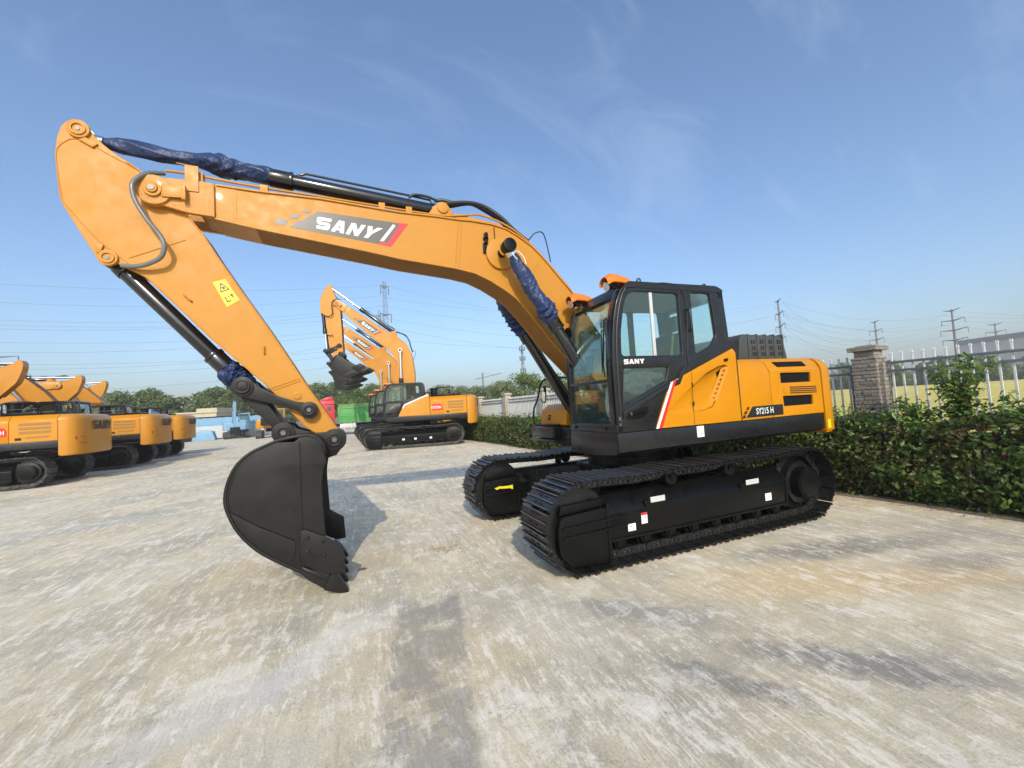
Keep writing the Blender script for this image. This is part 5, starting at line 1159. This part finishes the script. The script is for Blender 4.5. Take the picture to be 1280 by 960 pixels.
FL = ['white steel picket panel nearest the camera, right of the tall stone pillar', 'steel picket panel just left of the tall stone pillar, behind the counterweight', 'steel picket panel hidden behind the engine deck of the big machine', 'steel picket panel between the cab and the lifting rams of the big machine', 'pale picket panel left of the rams, between the two nearer far pillars', 'pale picket panel next to the rear of the far parked excavator', 'farthest pale picket panel behind the far parked excavator']
for i in range(-1, 6):
    p = hp(s_p0 + pitch * (i + .5), 1.0, -lower(i + 1) * .5 - lower(i) * .5 if i > 0 else 0)
    r0 = empty('fence_panel', p, HROT); tag(r0, FL[i + 1], 'fence', 'steel fence panels between the pillars')
    tilt = (lower(i) - lower(i + 1)) / pitch if i > 0 else 0
    r0.rotation_euler = (0, -math.atan(tilt) if i > 0 else 0, HROT); 
    for z in (.35, 1.89, 2.02): inst(rlm, 'rail', r0, Matrix.Translation((0, 0, z)))
    for k in range(25): inst(pkw if i >= 2 else pkm, 'picket', r0, Matrix.Translation((-1.524 + k * .127, 0, 0)))

# ------------------------------------------------------------------ trees
def tree_mesh(seed, h=6.0, w=4.5, clumps=26, leaves=2600, size=.26, mat='leaf', trunk=.25, kind='round', base=.25):
    r = np.random.RandomState(seed); cs = []
    for i in range(clumps):
        u = r.uniform(0, 1); a = r.uniform(0, 6.283)
        if kind == 'round': zz = base + (1 - base) * u; rad = w / 2 * np.sqrt(max(.05, 1 - (2 * (u - .45)) ** 2 * .85)) * r.uniform(.35, .95)
        else: zz = base + (1 - base) * u; rad = w / 2 * (1 - u) ** .8 * r.uniform(.5, 1)
        cs.append((rad * cos(a), rad * sin(a), zz * h * .93, w * r.uniform(.11, .21)))
    cs.append((0, 0, h * .9, w * .14)); P = []; Nn = []
    per = leaves // len(cs)
    for x, y, z, rr in cs:
        d = r.normal(0, 1, (per, 3)); d /= np.linalg.norm(d, axis=1)[:, None]; rad = rr * (r.uniform(.35, 1.12, per) ** .6)[:, None]
        P.append(np.array([[x, y, z]]) + d * rad * [[1, 1, .75]]); Nn.append(d)
    lv_ = leaf_cloud(np.concatenate(P), np.concatenate(Nn), size, seed, 'crown', mat, .5, .7)
    t = MB(); t.tube([(0, 0, -.1), (.05 * h * .1, 0, h * .2), (0, .03 * h, h * .45), (.02 * h, 0, h * .75)], [trunk * .5, trunk * .4, trunk * .3, trunk * .12], 8)
    for x, y, z, rr in cs[::3]: t.tube([(0, 0, max(h * .15, z * .5)), (x * .5, y * .5, z * .78), (x, y, z)], [trunk * .22, trunk * .14, trunk * .05], 5)
    return lv_, t.mesh('trunk', 'bark')
TM = [tree_mesh(1, 6.4, 6.0, 34, 5200, .26), tree_mesh(2, 6.0, 5.4, 30, 4600, .26, 'leaf'), tree_mesh(3, 5.2, 4.6, 26, 3800, .24, 'leafpale'), tree_mesh(4, 7.5, 2.2, 22, 2200, .26, 'leaf', kind='cone', base=.15),
      tree_mesh(5, 3.4, 3.4, 34, 9000, .10, 'leaf', .12, base=.12), tree_mesh(6, 3.5, 3.0, 34, 9000, .10, 'leafpale', .12, base=.12)]
def tree(k, x, y, sc, label, cat, group, szz=1.0, name='broadleaf_tree', z=0):
    r0 = empty(name, (x, y, z), random.uniform(0, 6.28), sc); r0.scale = (sc, sc, sc * szz); tag(r0, label, cat, group)
    inst(TM[k][0], 'crown', r0); inst(TM[k][1], 'trunk', r0); return r0

# ------------------------------------------------------------------ the hazy air over the yard
def haze_box():
    m = bpy.data.materials.new('hazy_air'); m.use_nodes = True; n = m.node_tree; n.nodes.clear()
    o = n.nodes.new('ShaderNodeOutputMaterial'); v = n.nodes.new('ShaderNodeVolumePrincipled')
    v.inputs['Color'].default_value = (1.0, .95, .88, 1); v.inputs['Density'].default_value = .0013; v.inputs['Anisotropy'].default_value = 0.1
    L(n, v.outputs[0], o.inputs['Volume'])
    b = MB().box(-720, 720, -720, 720, -1.1, 46); me = b.mesh('haze', [m], smooth=0); return inst(me, 'haze')
tag(haze_box(), 'thin pale haze filling the air over the yard and fields', 'haze', kind='stuff')
# ------------------------------------------------------------------ the excavators
main = excavator('crawler_excavator', 'large new yellow and black excavator in the foreground with blue cloth on its rams', 'excavator', None, (0, 0, 0), 0, 1.0, (0, 0, 0), 'm')
MP = (35, -7, -86); a0 = radians(-13)
for i, lab in enumerate(('yellow excavator parked beyond the big one, nearest of three with raised booms', 'yellow excavator standing middle in the row of three raised booms', 'yellow excavator farthest back of the three with raised booms')):
    excavator('crawler_excavator', lab, 'excavator', 'excavators parked with raised booms', (.50 + .08 * i, -16.9 - 5.4 * i, 0), a0, 1.13, MP, 'b')
for i, lab in enumerate(('dusty yellow excavator at the left edge, nearest of the left row', 'yellow excavator second in the left row, its counterweight beside the first one', 'yellow excavator third and farthest in the left row')):
    excavator('crawler_excavator', lab, 'excavator', 'excavators parked in a row at the left', ((15.65, 15.40, 15.85)[i], -15.0 - 5.3 * i, 0), radians(4), 1.13, (-1, -8, -20), 'b')
for i, lab in enumerate(('yellow excavator facing right behind the left row, its stick head at the picture edge', 'yellow excavator facing right behind the left row, middle stick head', 'yellow excavator facing right behind the left row, farthest stick head')):
    excavator('crawler_excavator', lab, 'excavator', 'excavators facing right behind the left row', ((22.8, 23.75, 25.2)[i], -16.8 - 6.0 * i, 0), pi + .06, 1.13, ((-3, -12, -30), (-3, -12, -30), (-1, -12, -30))[i], 'b')
NTH = 'first second third fourth fifth sixth seventh eighth ninth tenth eleventh twelfth thirteenth fourteenth fifteenth sixteenth seventeenth eighteenth nineteenth twentieth twenty-first twenty-second twenty-third twenty-fourth twenty-fifth twenty-sixth'.split()
# ------------------------------------------------------------------ other vehicles and buildings in the yard
M['pblue'] = paint('pale_blue_paint', (.22, .42, .62), .45, dirt=(DUST, .3)); M['cwhite'] = paint('dusty_white_paint', (.62, .64, .62), .5, dirt=(DUST, .3))
M['tred'] = paint('red_truck_paint', (.62, .03, .05), .3, .3); M['tgreen'] = paint('green_dump_paint', (.07, .34, .07), .4, dirt=(DUST, .25)); M['tarpgreen'] = paint('green_mesh_tarp', (.20, .33, .10), .85, var=.3)
M['tyre'] = plain('tyre_rubber', (.02, .02, .02), .8); M['wallcream'] = paint('cream_wall', (.55, .48, .34), .8, var=.15); M['grey'] = paint('grey_steel', (.30, .31, .31), .6)
def wheel(mb, x, y, r, w): mb.cyl((x, y - w / 2, r), (x, y + w / 2, r), r, n=24)
def dump_truck(loc, rz, label):
    t = empty('dump_truck', loc, rz); tag(t, label, 'truck')
    c = MB(); c.prism(rounded([(3.0, 1.0), (5.15, 1.0), (5.20, 2.0), (5.0, 3.0), (4.6, 3.18), (3.0, 3.22)], .12), -1.22, 1.22); cab_ = obj(c, 'cab', 'tred', t, bevel=.05)
    obj(MB().prism([(4.6, 3.18), (3.1, 3.22), (3.1, 3.62), (3.6, 3.55)], -1.0, 1.0), 'roof_fairing', 'tred', cab_, bevel=.06)
    w_ = MB(); w_.prism(rounded([(3.95, 2.1), (4.85, 2.1), (4.75, 2.75), (3.95, 2.75)], .06), 1.221, 1.232); w_.prism(rounded([(3.25, 2.3), (3.6, 2.3), (3.6, 2.7), (3.25, 2.7)], .06), 1.221, 1.232); w_.add([(5.19, -1.05, 2.1), (5.19, 1.05, 2.1), (5.03, 1.0, 2.95), (5.03, -1.0, 2.95)], [(0, 1, 2, 3)])
    obj(w_, 'window', 'darkglass', cab_)
    obj(MB().box(3.02, 4.9, 1.222, 1.23, 2.86, 2.90).box(3.0, 5.1, -1.23, 1.23, .75, 1.0), 'trim', 'black', cab_)
    obj(MB().box(-4.2, 5.0, -.45, .45, .75, 1.02), 'chassis', 'black', t)
    b_ = MB(); b_.prism([(-4.2, 1.15), (2.7, 1.15), (2.75, 2.45), (-4.3, 2.45)], -1.2, 1.2); b_.box(-4.3, 2.75, -1.26, 1.26, 2.40, 2.50); b_.box(-4.3, 2.75, -1.25, 1.25, 1.15, 1.28); b_.box(-4.3, 2.75, -1.235, 1.235, 1.70, 1.80)
    for x in (-4.2, -2.5, -.8, .9, 2.55): b_.box(x, x + .12, -1.27, 1.27, 1.15, 2.45)
    bod = obj(b_, 'dump_body', 'tgreen', t, bevel=.015)
    tp_ = MB(); N = 24; vs = []
    for i in range(N + 1):
        for k in range(9):
            y = -1.2 + 2.4 * k / 8; vs.append((-4.2 + 6.9 * i / N, y, 2.49 + .38 * (1 - abs(y / 1.25) ** 3) ** .6 + .04 * sin(i * 2.1 + k) if 0 < k < 8 else 2.49))
    tp_.add(vs, [(i * 9 + k, i * 9 + k + 1, (i + 1) * 9 + k + 1, (i + 1) * 9 + k) for i in range(N) for k in range(8)]); obj(tp_, 'tarpaulin', 'tarpgreen', bod, smooth=60)
    obj(MB().cyl((1.2, 1.0, .78), (2.6, 1.0, .78), .30).box(1.55, 1.62, .68, 1.32, .45, 1.1).box(2.15, 2.22, .68, 1.32, .45, 1.1), 'fuel_tank', 'cwhite', t, bevel=.01)
    for x in (4.1, -1.9, -3.2):
        for y in (1.05, -1.05):
            wm = MB(); wheel(wm, x, y, .52, .32); tyre = obj(wm, 'wheel', 'tyre', t, bevel=.04); rm = MB(); s = 1 if y > 0 else -1; rm.cyl((x, y + s * .16, .52), (x, y + s * .17, .52), .28, n=20); obj(rm, 'rim', 'grey', tyre)
    return t
dump_truck((1.9, -37.5, 0), 0.03, 'red truck with a green tarped dump body behind the raised booms')
# small excavators seen from behind at the end of the yard
def small_machine(name, label, loc, rz, col, sc=1.0, kind=0):
    """compact excavator seen from its tail: tracks, slew house with counterweight, cab, folded boom"""
    t = empty(name, loc, rz, sc); tag(t, label, 'excavator')
    for s in (1, -1):
        a, b_ = sorted((s * .75, s * 1.25)); tm = MB().prism(rounded([(-1.7, .1), (-1.4, 0), (1.4, 0), (1.7, .1), (1.75, .4), (1.5, .72), (-1.5, .72), (-1.75, .4)], .1), a, b_)
        for i in range(12): tm.box(-1.5 + i * .26, -1.38 + i * .26, a - .005, b_ + .005, .70, .745); tm.box(-1.76, -1.70, a + .0, b_, .1 + i * .04, .12 + i * .04)
        obj(tm, 'crawler_track', 'usedtrack', t)
    obj(MB().cyl((0, 0, .6), (0, 0, .95), .5), 'swing_bearing', 'black', t)
    hs_ = MB().prismz(rounded([(-1.9, -1.0), (-1.9, 1.0), (-1.5, 1.25), (1.3, 1.25), (1.3, -1.25), (-1.5, -1.25)], .25), .95, 1.85); ho = obj(hs_, 'engine_house', col, t, bevel=.05)
    obj(MB().box(-1.925, -1.905, -.7, .7, 1.0, 1.12).box(-1.3, -.3, 1.251, 1.256, 1.2, 1.6), 'vent', 'dark', ho)
    cabm = MB(); 
    for x, y in ((.0, .25), (.0, 1.2), (1.25, .25), (1.25, 1.2)): cabm.box(x - .05, x + .05, y - .05, y + .05, 1.85, 2.75)
    cabm.box(-.08, 1.32, .18, 1.27, 2.70, 2.82).box(-.06, 1.3, .2, 1.25, 1.85, 2.05); co = obj(cabm, 'cab', col, t, bevel=.02)
    obj(MB().box(-.03, 1.27, .22, 1.23, 2.05, 2.7), 'window', 'darkglass', co)
    bo_ = MB(); P = [(.9, 1.3), (2.0, 3.2), (3.6, 3.7)] if kind == 0 else [(.9, 1.3), (1.5, 3.6), (2.2, 4.4)]
    bo_.tube([(x, -.3, z) for x, z in P], [.22, .24, .16], 4); obj(bo_, 'boom', col if kind == 0 else 'beige', t, smooth=0)
    q = P[-1]; obj(MB().tube([(q[0] + .3, -.3, q[1] + .3), (q[0] - .2, -.3, q[1] - 2.4)], [.20, .12], 4), 'stick', col if kind == 0 else 'beige', t, smooth=0)
    obj(MB().prism(rounded([(q[0] - .5, q[1] - 2.4), (q[0] + .2, q[1] - 2.4), (q[0] + .1, q[1] - 3.2), (q[0] - .7, q[1] - 3.0)], .15), -.75, .15), 'bucket', 'bucket', t, bevel=.02)
    if kind: obj(MB().ring((-1.0, .3, 2.0), (-1.0, .9, 2.15), .34, .22).cyl((-1.02, .32, 1.85), (-1.02, .34, 2.1), .2), 'hose_reel', 'rubber', t)
    return t
small_machine('compact_excavator', 'pale blue compact excavator in front of the blue and white container', (15.7, -51.0, 0), radians(105), 'pblue', 1.0)
small_machine('compact_excavator', 'pale blue compact excavator partly behind the third yellow counterweight', (21.2, -50.2, 0), radians(80), 'pblue', .92)
small_machine('compact_excavator', 'orange compact excavator with a black hose reel beside the blue one', (11.3, -45.2, 0), radians(95), 'oldyellow', 1.05, 1)
pb = MB(); pb.prism(rounded([(-1.1, 0), (1.1, 0), (1.0, .8), (.3, 1.15), (-.8, 1.0)], .15), -.5, .5)
o = obj(pb, 'engine_cover', 'pblue', bevel=.08); o.location = (18.6, -50.6, 0); tag(o, 'loose pale blue engine cover lying between the two blue machines', 'machine cover')
# long corrugated container with a dark roof edge
ct = empty('shipping_container', (18.6, -54.5, 0), radians(-8)); tag(ct, 'long blue and white corrugated container behind the small machines', 'container')
cw_ = MB(); n = 60; pts = []
for i in range(n): x = -5.6 + i * .19; y = 1.2 if i % 4 < 2 else 1.14; pts.append((x, y))
for (z0, z1, mi) in ((.1, 1.55, 0), (1.55, 2.55, 1)):
    vs = [(x, y, z) for z in (z0, z1) for x, y in pts]; cw_.add(vs, [(i, i + 1, i + 1 + n, i + n) for i in range(n - 1)], mi)
cw_.box(-5.6, 5.6, -1.2, 1.12, .1, 2.55, 0); obj(cw_, 'corrugated_wall', ['cwhite', 'pblue'], ct, smooth=0)
obj(MB().box(-5.65, 5.65, -1.25, 1.25, 2.55, 2.66), 'roof_edge', 'black', ct)
wh = empty('warehouse', (27.5, -69, 0), radians(-13)); tag(wh, 'low cream warehouse with a flat roof in front of the left trees', 'building')
obj(MB().box(-7.0, 12, -4, 2, 0, 3.45), 'wall', 'wallcream', wh); obj(MB().box(-7.2, 12.2, -4.2, 2.2, 3.45, 3.65).box(-7.15, -4.5, -2, 2.15, 3.65, 4.1), 'roof', 'wallcream', wh)
wn_ = MB()
for i in range(7): wn_.box(-5.6 + i * 2.4, -4.2 + i * 2.4, 2.001, 2.03, 1.2, 2.4)
obj(wn_, 'window', 'darkglass', wh)
# trees: far left belt, green clump behind the truck, shrubs beyond the fence, right-hand belt
for i in range(22):
    x = 39 - i * 1.9; y = -73 - (i % 2) * 4.5 - i * .3; k = (0, 1, 0, 1, 0, 1, 2)[i % 7]
    tree(k, x, y, (1.10, 1.24, 1.16, 1.30, 1.2)[i % 5], 'bushy green tree behind the cream warehouse, %s from the left in the belt' % NTH[i], 'tree', 'trees in the belt at the left')
tree(3, 23.5, -84, 1.33, 'thin tree top poking above the left tree belt', 'tree', None, name='slender_tree')
for i, (x, y, k, s) in enumerate(((8.0, -88, 1, .8), (12.5, -72, 2, .75), (16.5, -70, 2, .8), (20, -71, 2, .7))):
    tree(k, x, y, s, 'pale green smaller tree behind the orange machine, %s from the right' % NTH[i], 'tree', 'pale trees beside the warehouse')
tree(1, 2.7, -56.0, .94, 'round dense green tree behind the red and green truck', 'tree', None)
tree(0, -.6, -62.0, .80, 'dark green tree half hidden behind the parked cabs', 'tree', None)
for i, (x, y, k, s) in enumerate(((-4.6, -22.6, 5, .95), (-5.8, -20.8, 5, 1.0), (-7.2, -20.2, 4, 1.12), (-8.6, -18.6, 4, 1.05), (-9.6, -16.6, 4, .98), (-6.9, -24.5, 5, 1.0), (-4.9, -27.5, 5, 1.05), (-3.9, -31, 5, 1.15))):
    tree(k, x, y, s, ('leafy pale green tree' if k == 5 else 'darker green tree') + ' behind the far fence, %s of the mixed clump' % NTH[i], 'tree', 'pale trees behind the far fence' if k == 5 else 'dark trees behind the far fence', name='small_tree')
for i, (x, y, s) in enumerate(((-7.5, -45, .85), (-11.5, -44, .8), (-3.8, -46, .8))): tree(2, x, y, s, 'pale tree above the far parked excavator, %s of three' % NTH[i], 'tree', 'pale trees above the far parked excavator')
for i in range(26):
    t_ = i / 25; x = -118 - 30 * t_ + (i % 3) * 3; y = -82 + 62 * t_ ; k = (1, 0, 1, 2, 0)[i % 5]
    tree(k, x, y, (1.25, 1.05, 1.35, .95)[i % 4] * (1.0 if i < 12 else .9), 'dark green tree beyond the ripe field, %s from the left in its belt' % NTH[i], 'tree', 'trees beyond the field', szz=.9)
# scrub under the right-hand belt
r2 = np.random.RandomState(31); N2 = 26000; tt = r2.uniform(-.05, 1.25, N2); px_ = -114 - 30 * tt + r2.normal(0, 1.2, N2); py_ = -88 + 68 * tt; pz_ = np.abs(r2.normal(0, 1.3, N2)) + .2
nn_ = np.tile([[.9, .3, .5]], (N2, 1)); tag(inst(leaf_cloud(np.stack([px_, py_, pz_], 1), nn_, .42, 6, 'scrub', 'leaf', .6, .7), 'scrub'), kind='stuff', label='dark scrub along the far edge of the ripe field', cat='scrub')
# tall young shoots growing through the hedge by the fence
def sapling(loc, h, n, seed, label, lsize=.10):
    t = empty('young_plant', loc); tag(t, label, 'plant', 'young plants growing out of the hedge'); rnd = random.Random(seed); st = MB(); P = []; Nn = []
    for k in range(n):
        a = rnd.uniform(0, 6.28); sp_ = rnd.uniform(.05, .38); hh = h * rnd.uniform(.55, 1.0)
        pts = catmull([(0, 0, 0), (cos(a) * sp_ * .3, sin(a) * sp_ * .3, hh * .5), (cos(a) * sp_, sin(a) * sp_, hh)], 8); st.tube(pts, [.010 * (1 - .7 * i / len(pts)) for i in range(len(pts))], 5)
        for i, p in enumerate(pts[3:]):
            for q in range(3):
                b_ = rnd.uniform(0, 6.28); rr = lsize * .6; P.append((p.x + cos(b_) * rr, p.y + sin(b_) * rr, p.z + rnd.uniform(-.02, .03))); Nn.append((cos(b_) * .5, sin(b_) * .5, .8))
    inst(leaf_cloud(np.array(P), np.array(Nn), lsize, seed, 'leaves', 'shootleaf', .25, .45), 'leaves', t); obj(st, 'stem', 'bark', t); return t
sapling(hp(.62, .62, .85), 1.22, 17, 1, 'tallest leafy shoots rising above the hedge against the pickets', .115)
sapling(hp(-.05, .55, .9), .62, 12, 2, 'low leafy shoots right of the tallest ones, near the picture edge', .10)
sapling(hp(1.02, .50, .9), .58, 11, 3, 'leafy shoots just left of the tallest ones, below the pickets', .10)
sapling(hp(1.9, .45, .95), .38, 9, 4, 'short pale shoots in front of the tall stone pillar', .07)
# ------------------------------------------------------------------ far things: pylons, masts, wires, buildings
M['pyl'] = paint('grey_pylon_steel', (.16, .17, .18), .6)
def pylon(loc, h, rz, label, arms=4, span=4.6, group='tubular power pylons on the right'):
    t = empty('power_pylon', loc, rz); tag(t, label, 'pylon', group)
    obj(MB().cyl((0, 0, -.5), (0, 0, h), .62, .22, n=14), 'mast', 'pyl', t)
    for i in range(arms):
        am = MB(); z = h - .6 - i * h * .135; w = span * (.62, .85, 1.0, .9)[i % 4]
        for s in (1, -1):
            am.tube([(0, 0, z), (s * w, 0, z + .5)], [.24, .10], 6)
            if i: am.tube([(s * w, 0, z + .5), (s * w * 1.02, 0, z - 1.4)], .09, 6)
        am.cyl((0, 0, z - .25), (0, 0, z + .25), .34, n=10); obj(am, 'crossarm', 'pyl', t)
    return t
PYL = [((-132.3, -88.2), 31.6, 'dark tubular power pylon just right of the engine hood'), ((-192.7, -69.0), 25.5, 'grey tubular pylon farther right beyond the field, above the pickets'), ((-207.1, -98.6), 28.0, 'small grey pylon standing above the stone pillar cap'), ((-271.8, -85.2), 25.2, 'tiny grey pylon above the long building at the right edge')]
for (xy, h, lab), rz in zip(PYL, (.9, 1.15, 1.0, 1.2)): pylon((*xy, 0), h, rz, lab)
def lattice(loc, h, w, label, cat='mast', arms=(), name='lattice_mast', group=None, r=.042, plates=()):
    t = empty(name, loc, .3); tag(t, label, cat, group); m = MB(); n = int(h / 2.2)
    def c(z): k = w * (1 - .8 * z / h) / 2 + .12; return [(k, k, z), (-k, k, z), (-k, -k, z), (k, -k, z)]
    for i in range(n):
        a, b_ = c(h * i / n), c(h * (i + 1) / n)
        for k in range(4): m.tube([a[k], b_[k]], r, 4); m.tube([a[k], b_[(k + 1) % 4]], r * .6, 4)
    obj(m, 'lattice', 'pyl', t, smooth=0)
    if arms:
        for z, s in arms:
            am = MB(); am.box(-.3, .3, -.3, .3, z - .2, z + .2)
            for q in (1, -1): am.tube([(0, 0, z), (q * s, 0, z + .4)], [.3, .08], 4); am.tube([(q * s, 0, z + .4), (q * s, 0, z - 1.8)], .12, 5)
            obj(am, 'crossarm', 'pyl', t, smooth=0)
    if plates:
        for z in plates:
            pl = MB(); pl.cyl((0, 0, z), (0, 0, z + .15), 1.3, n=14)
            for q in range(6): pl.box(1.2 * cos(q) - .12, 1.2 * cos(q) + .12, 1.2 * sin(q) - .12, 1.2 * sin(q) + .12, z + .1, z + 1.7)
            obj(pl, 'antenna_platform', 'pyl', t, smooth=0)
    return t
lattice((-6.0, -99.5, 0), 34.5, 1.5, 'tall grey lattice power tower rising behind the raised booms', 'pylon', [(33, 1.0), (26, 1.4), (20, 1.2)], 'power_tower')
lattice((-8.1, -144.5, 0), 38.2, 1.5, 'smaller farther lattice tower just left of the tall one', 'pylon', [(36, 1.2), (27, 1.5)], 'power_tower')
lattice((-64.5, -150.6, 0), 26.6, 1.2, 'slim telecom mast with round antenna platforms above the far trees', 'mast', plates=(24.3, 20.2, 15, 10), r=.09)
lattice((73.5, -117.2, 0), 21.0, 4.0, 'lattice power tower at the left edge behind the first stick head', 'pylon', [(19, 3.6), (15, 4.4), (11, 3.2)], 'power_tower', r=.08)
cr_ = empty('tower_crane', (-89, -280.3, 0), 0); tag(cr_, 'faint tower crane far away above the trees behind the fence', 'crane')
obj(MB().tube([(0, 0, 0), (0, 0, 27)], .7, 4), 'mast', 'pyl', cr_, smooth=0); obj(MB().tube([(5, -2, 22.5), (-13.5, 4.5, 26.0)], .4, 4).tube([(0, 0, 27), (-9, 3, 25)], .12, 4), 'jib', 'pyl', cr_, smooth=0)
def wire(a, b_, sag, r=.028):
    a = Vector(a); b_ = Vector(b_); m = MB(); pts = []
    for i in range(33): t = i / 32; p = a.lerp(b_, t); p.z -= sag * 4 * t * (1 - t); pts.append(p)
    m.tube(pts, r, 4, caps=False); return m
wl_ = []
for k in range(11):
    z = 33.5 - k * 1.75 ; dy = (k % 3) * 3.0
    wl_.append(((120, -95 - dy, z + 1), (-6, -99.5 - dy, z)))
for k in range(6):
    z = 33.5 - k * 2.6; wl_.append(((-6, -99.5 - (k % 2) * 2, z), (-132.3 + (k % 2) * 3, -88.2 - (k % 2) * 2, 30.5 - (k // 2) * 4.2)))
for k in range(6):
    z = 30.0 - (k // 2) * 4.2; s = 3.6 if k % 2 else -3.6; wl_.append(((-132.3 + s * .6, -88.2 + s * .8, z), (-207 + s * .5, -98.6 + s * .8, 26.5 - (k // 2) * 3.6)))
    wl_.append(((-132.3 + s * .6, -88.2 + s * .8, z), (-192.7 + s * .4, -69 + s * .8, 24 - (k // 2) * 3.4)))
for k in range(4): wl_.append(((-192.7, -69 + (k % 2) * 6 - 3, 24 - (k // 2) * 3.4), (-330, -30 + (k % 2) * 6, 30 - (k // 2) * 3.4)))
for i, (a, b_) in enumerate(wl_):
    lab, grp = (('thin power line running left from the tall lattice tower across the sky', 'power lines left of the lattice tower') if i < 11 else ('thin sagging power line between the lattice tower and the pylon beside the engine hood', 'power lines over the big machine')
        if i < 17 else ('thin sagging power line between the pylons right of the engine hood', 'power lines between the right pylons') if i < 29 else ('thin power line leaving the picture at right beyond the last big pylon', 'power lines at the right edge'))
    tag(obj(wire(a, b_, 4.5 + (i % 4)), 'power_line', 'pyl', smooth=0), lab, 'wire', grp)
# long factory at the far right
fb = empty('factory', (-222, -56, 0), radians(72)); tag(fb, 'long grey and cream factory beyond the field with a red rooftop sign', 'building')
M['factorywall'] = paint('pale_factory_wall', (.72, .68, .58), .8)
obj(MB().box(-21, 40, -9, 9, 0, 14.2), 'wall', 'factorywall', fb); obj(MB().box(-21.4, 40.4, -9.4, 9.4, 14.2, 16.0).box(-4, 6, -3, 3, 16, 17.6), 'roof', 'grey', fb)
fw_ = MB()
for i in range(11): fw_.box(-19 + i * 5.2, -16 + i * 5.2, 9.002, 9.2, 8.5, 11.5)
obj(fw_, 'window', 'darkglass', fb); obj(MB().box(-7.5, -4.8, 6.0, 6.5, 16.0, 18.4), 'rooftop_sign', 'tred', fb)
fb2 = empty('office_block', (-216, -40, 0), radians(72)); tag(fb2, 'white factory block with a flat overhanging roof at the right edge', 'building')
obj(MB().box(-5, 30, -6, 6, 0, 14.6), 'wall', 'cwhite', fb2); obj(MB().box(-6, 31, -7, 7.2, 14.6, 16.4), 'roof', 'cwhite', fb2); obj(MB().box(-4, 29, 6.001, 6.1, 9.5, 12.5), 'window', 'darkglass', fb2)
# litter on the concrete
tw = MB().tube(catmull([(5.62, 2.83, .012), (5.56, 2.76, .02), (5.50, 2.74, .015), (5.44, 2.68, .02), (5.40, 2.67, .012)], 5), .006, 6).tube([(5.44, 2.68, .018), (5.42, 2.64, .012)], .004, 5)
tag(obj(tw, 'dry_twig', 'bark'), 'small dark dry twig lying on the concrete at the lower left', 'twig')
ch_ = crumple((3.74, .05, .014), .045, .02, .012, 9, 2); tag(obj(ch_, 'stone_chip', [plain('brown_stone', (.14, .10, .07), .8)], smooth=0), 'small brown stone chip on the concrete beside the bucket teeth', 'stone')
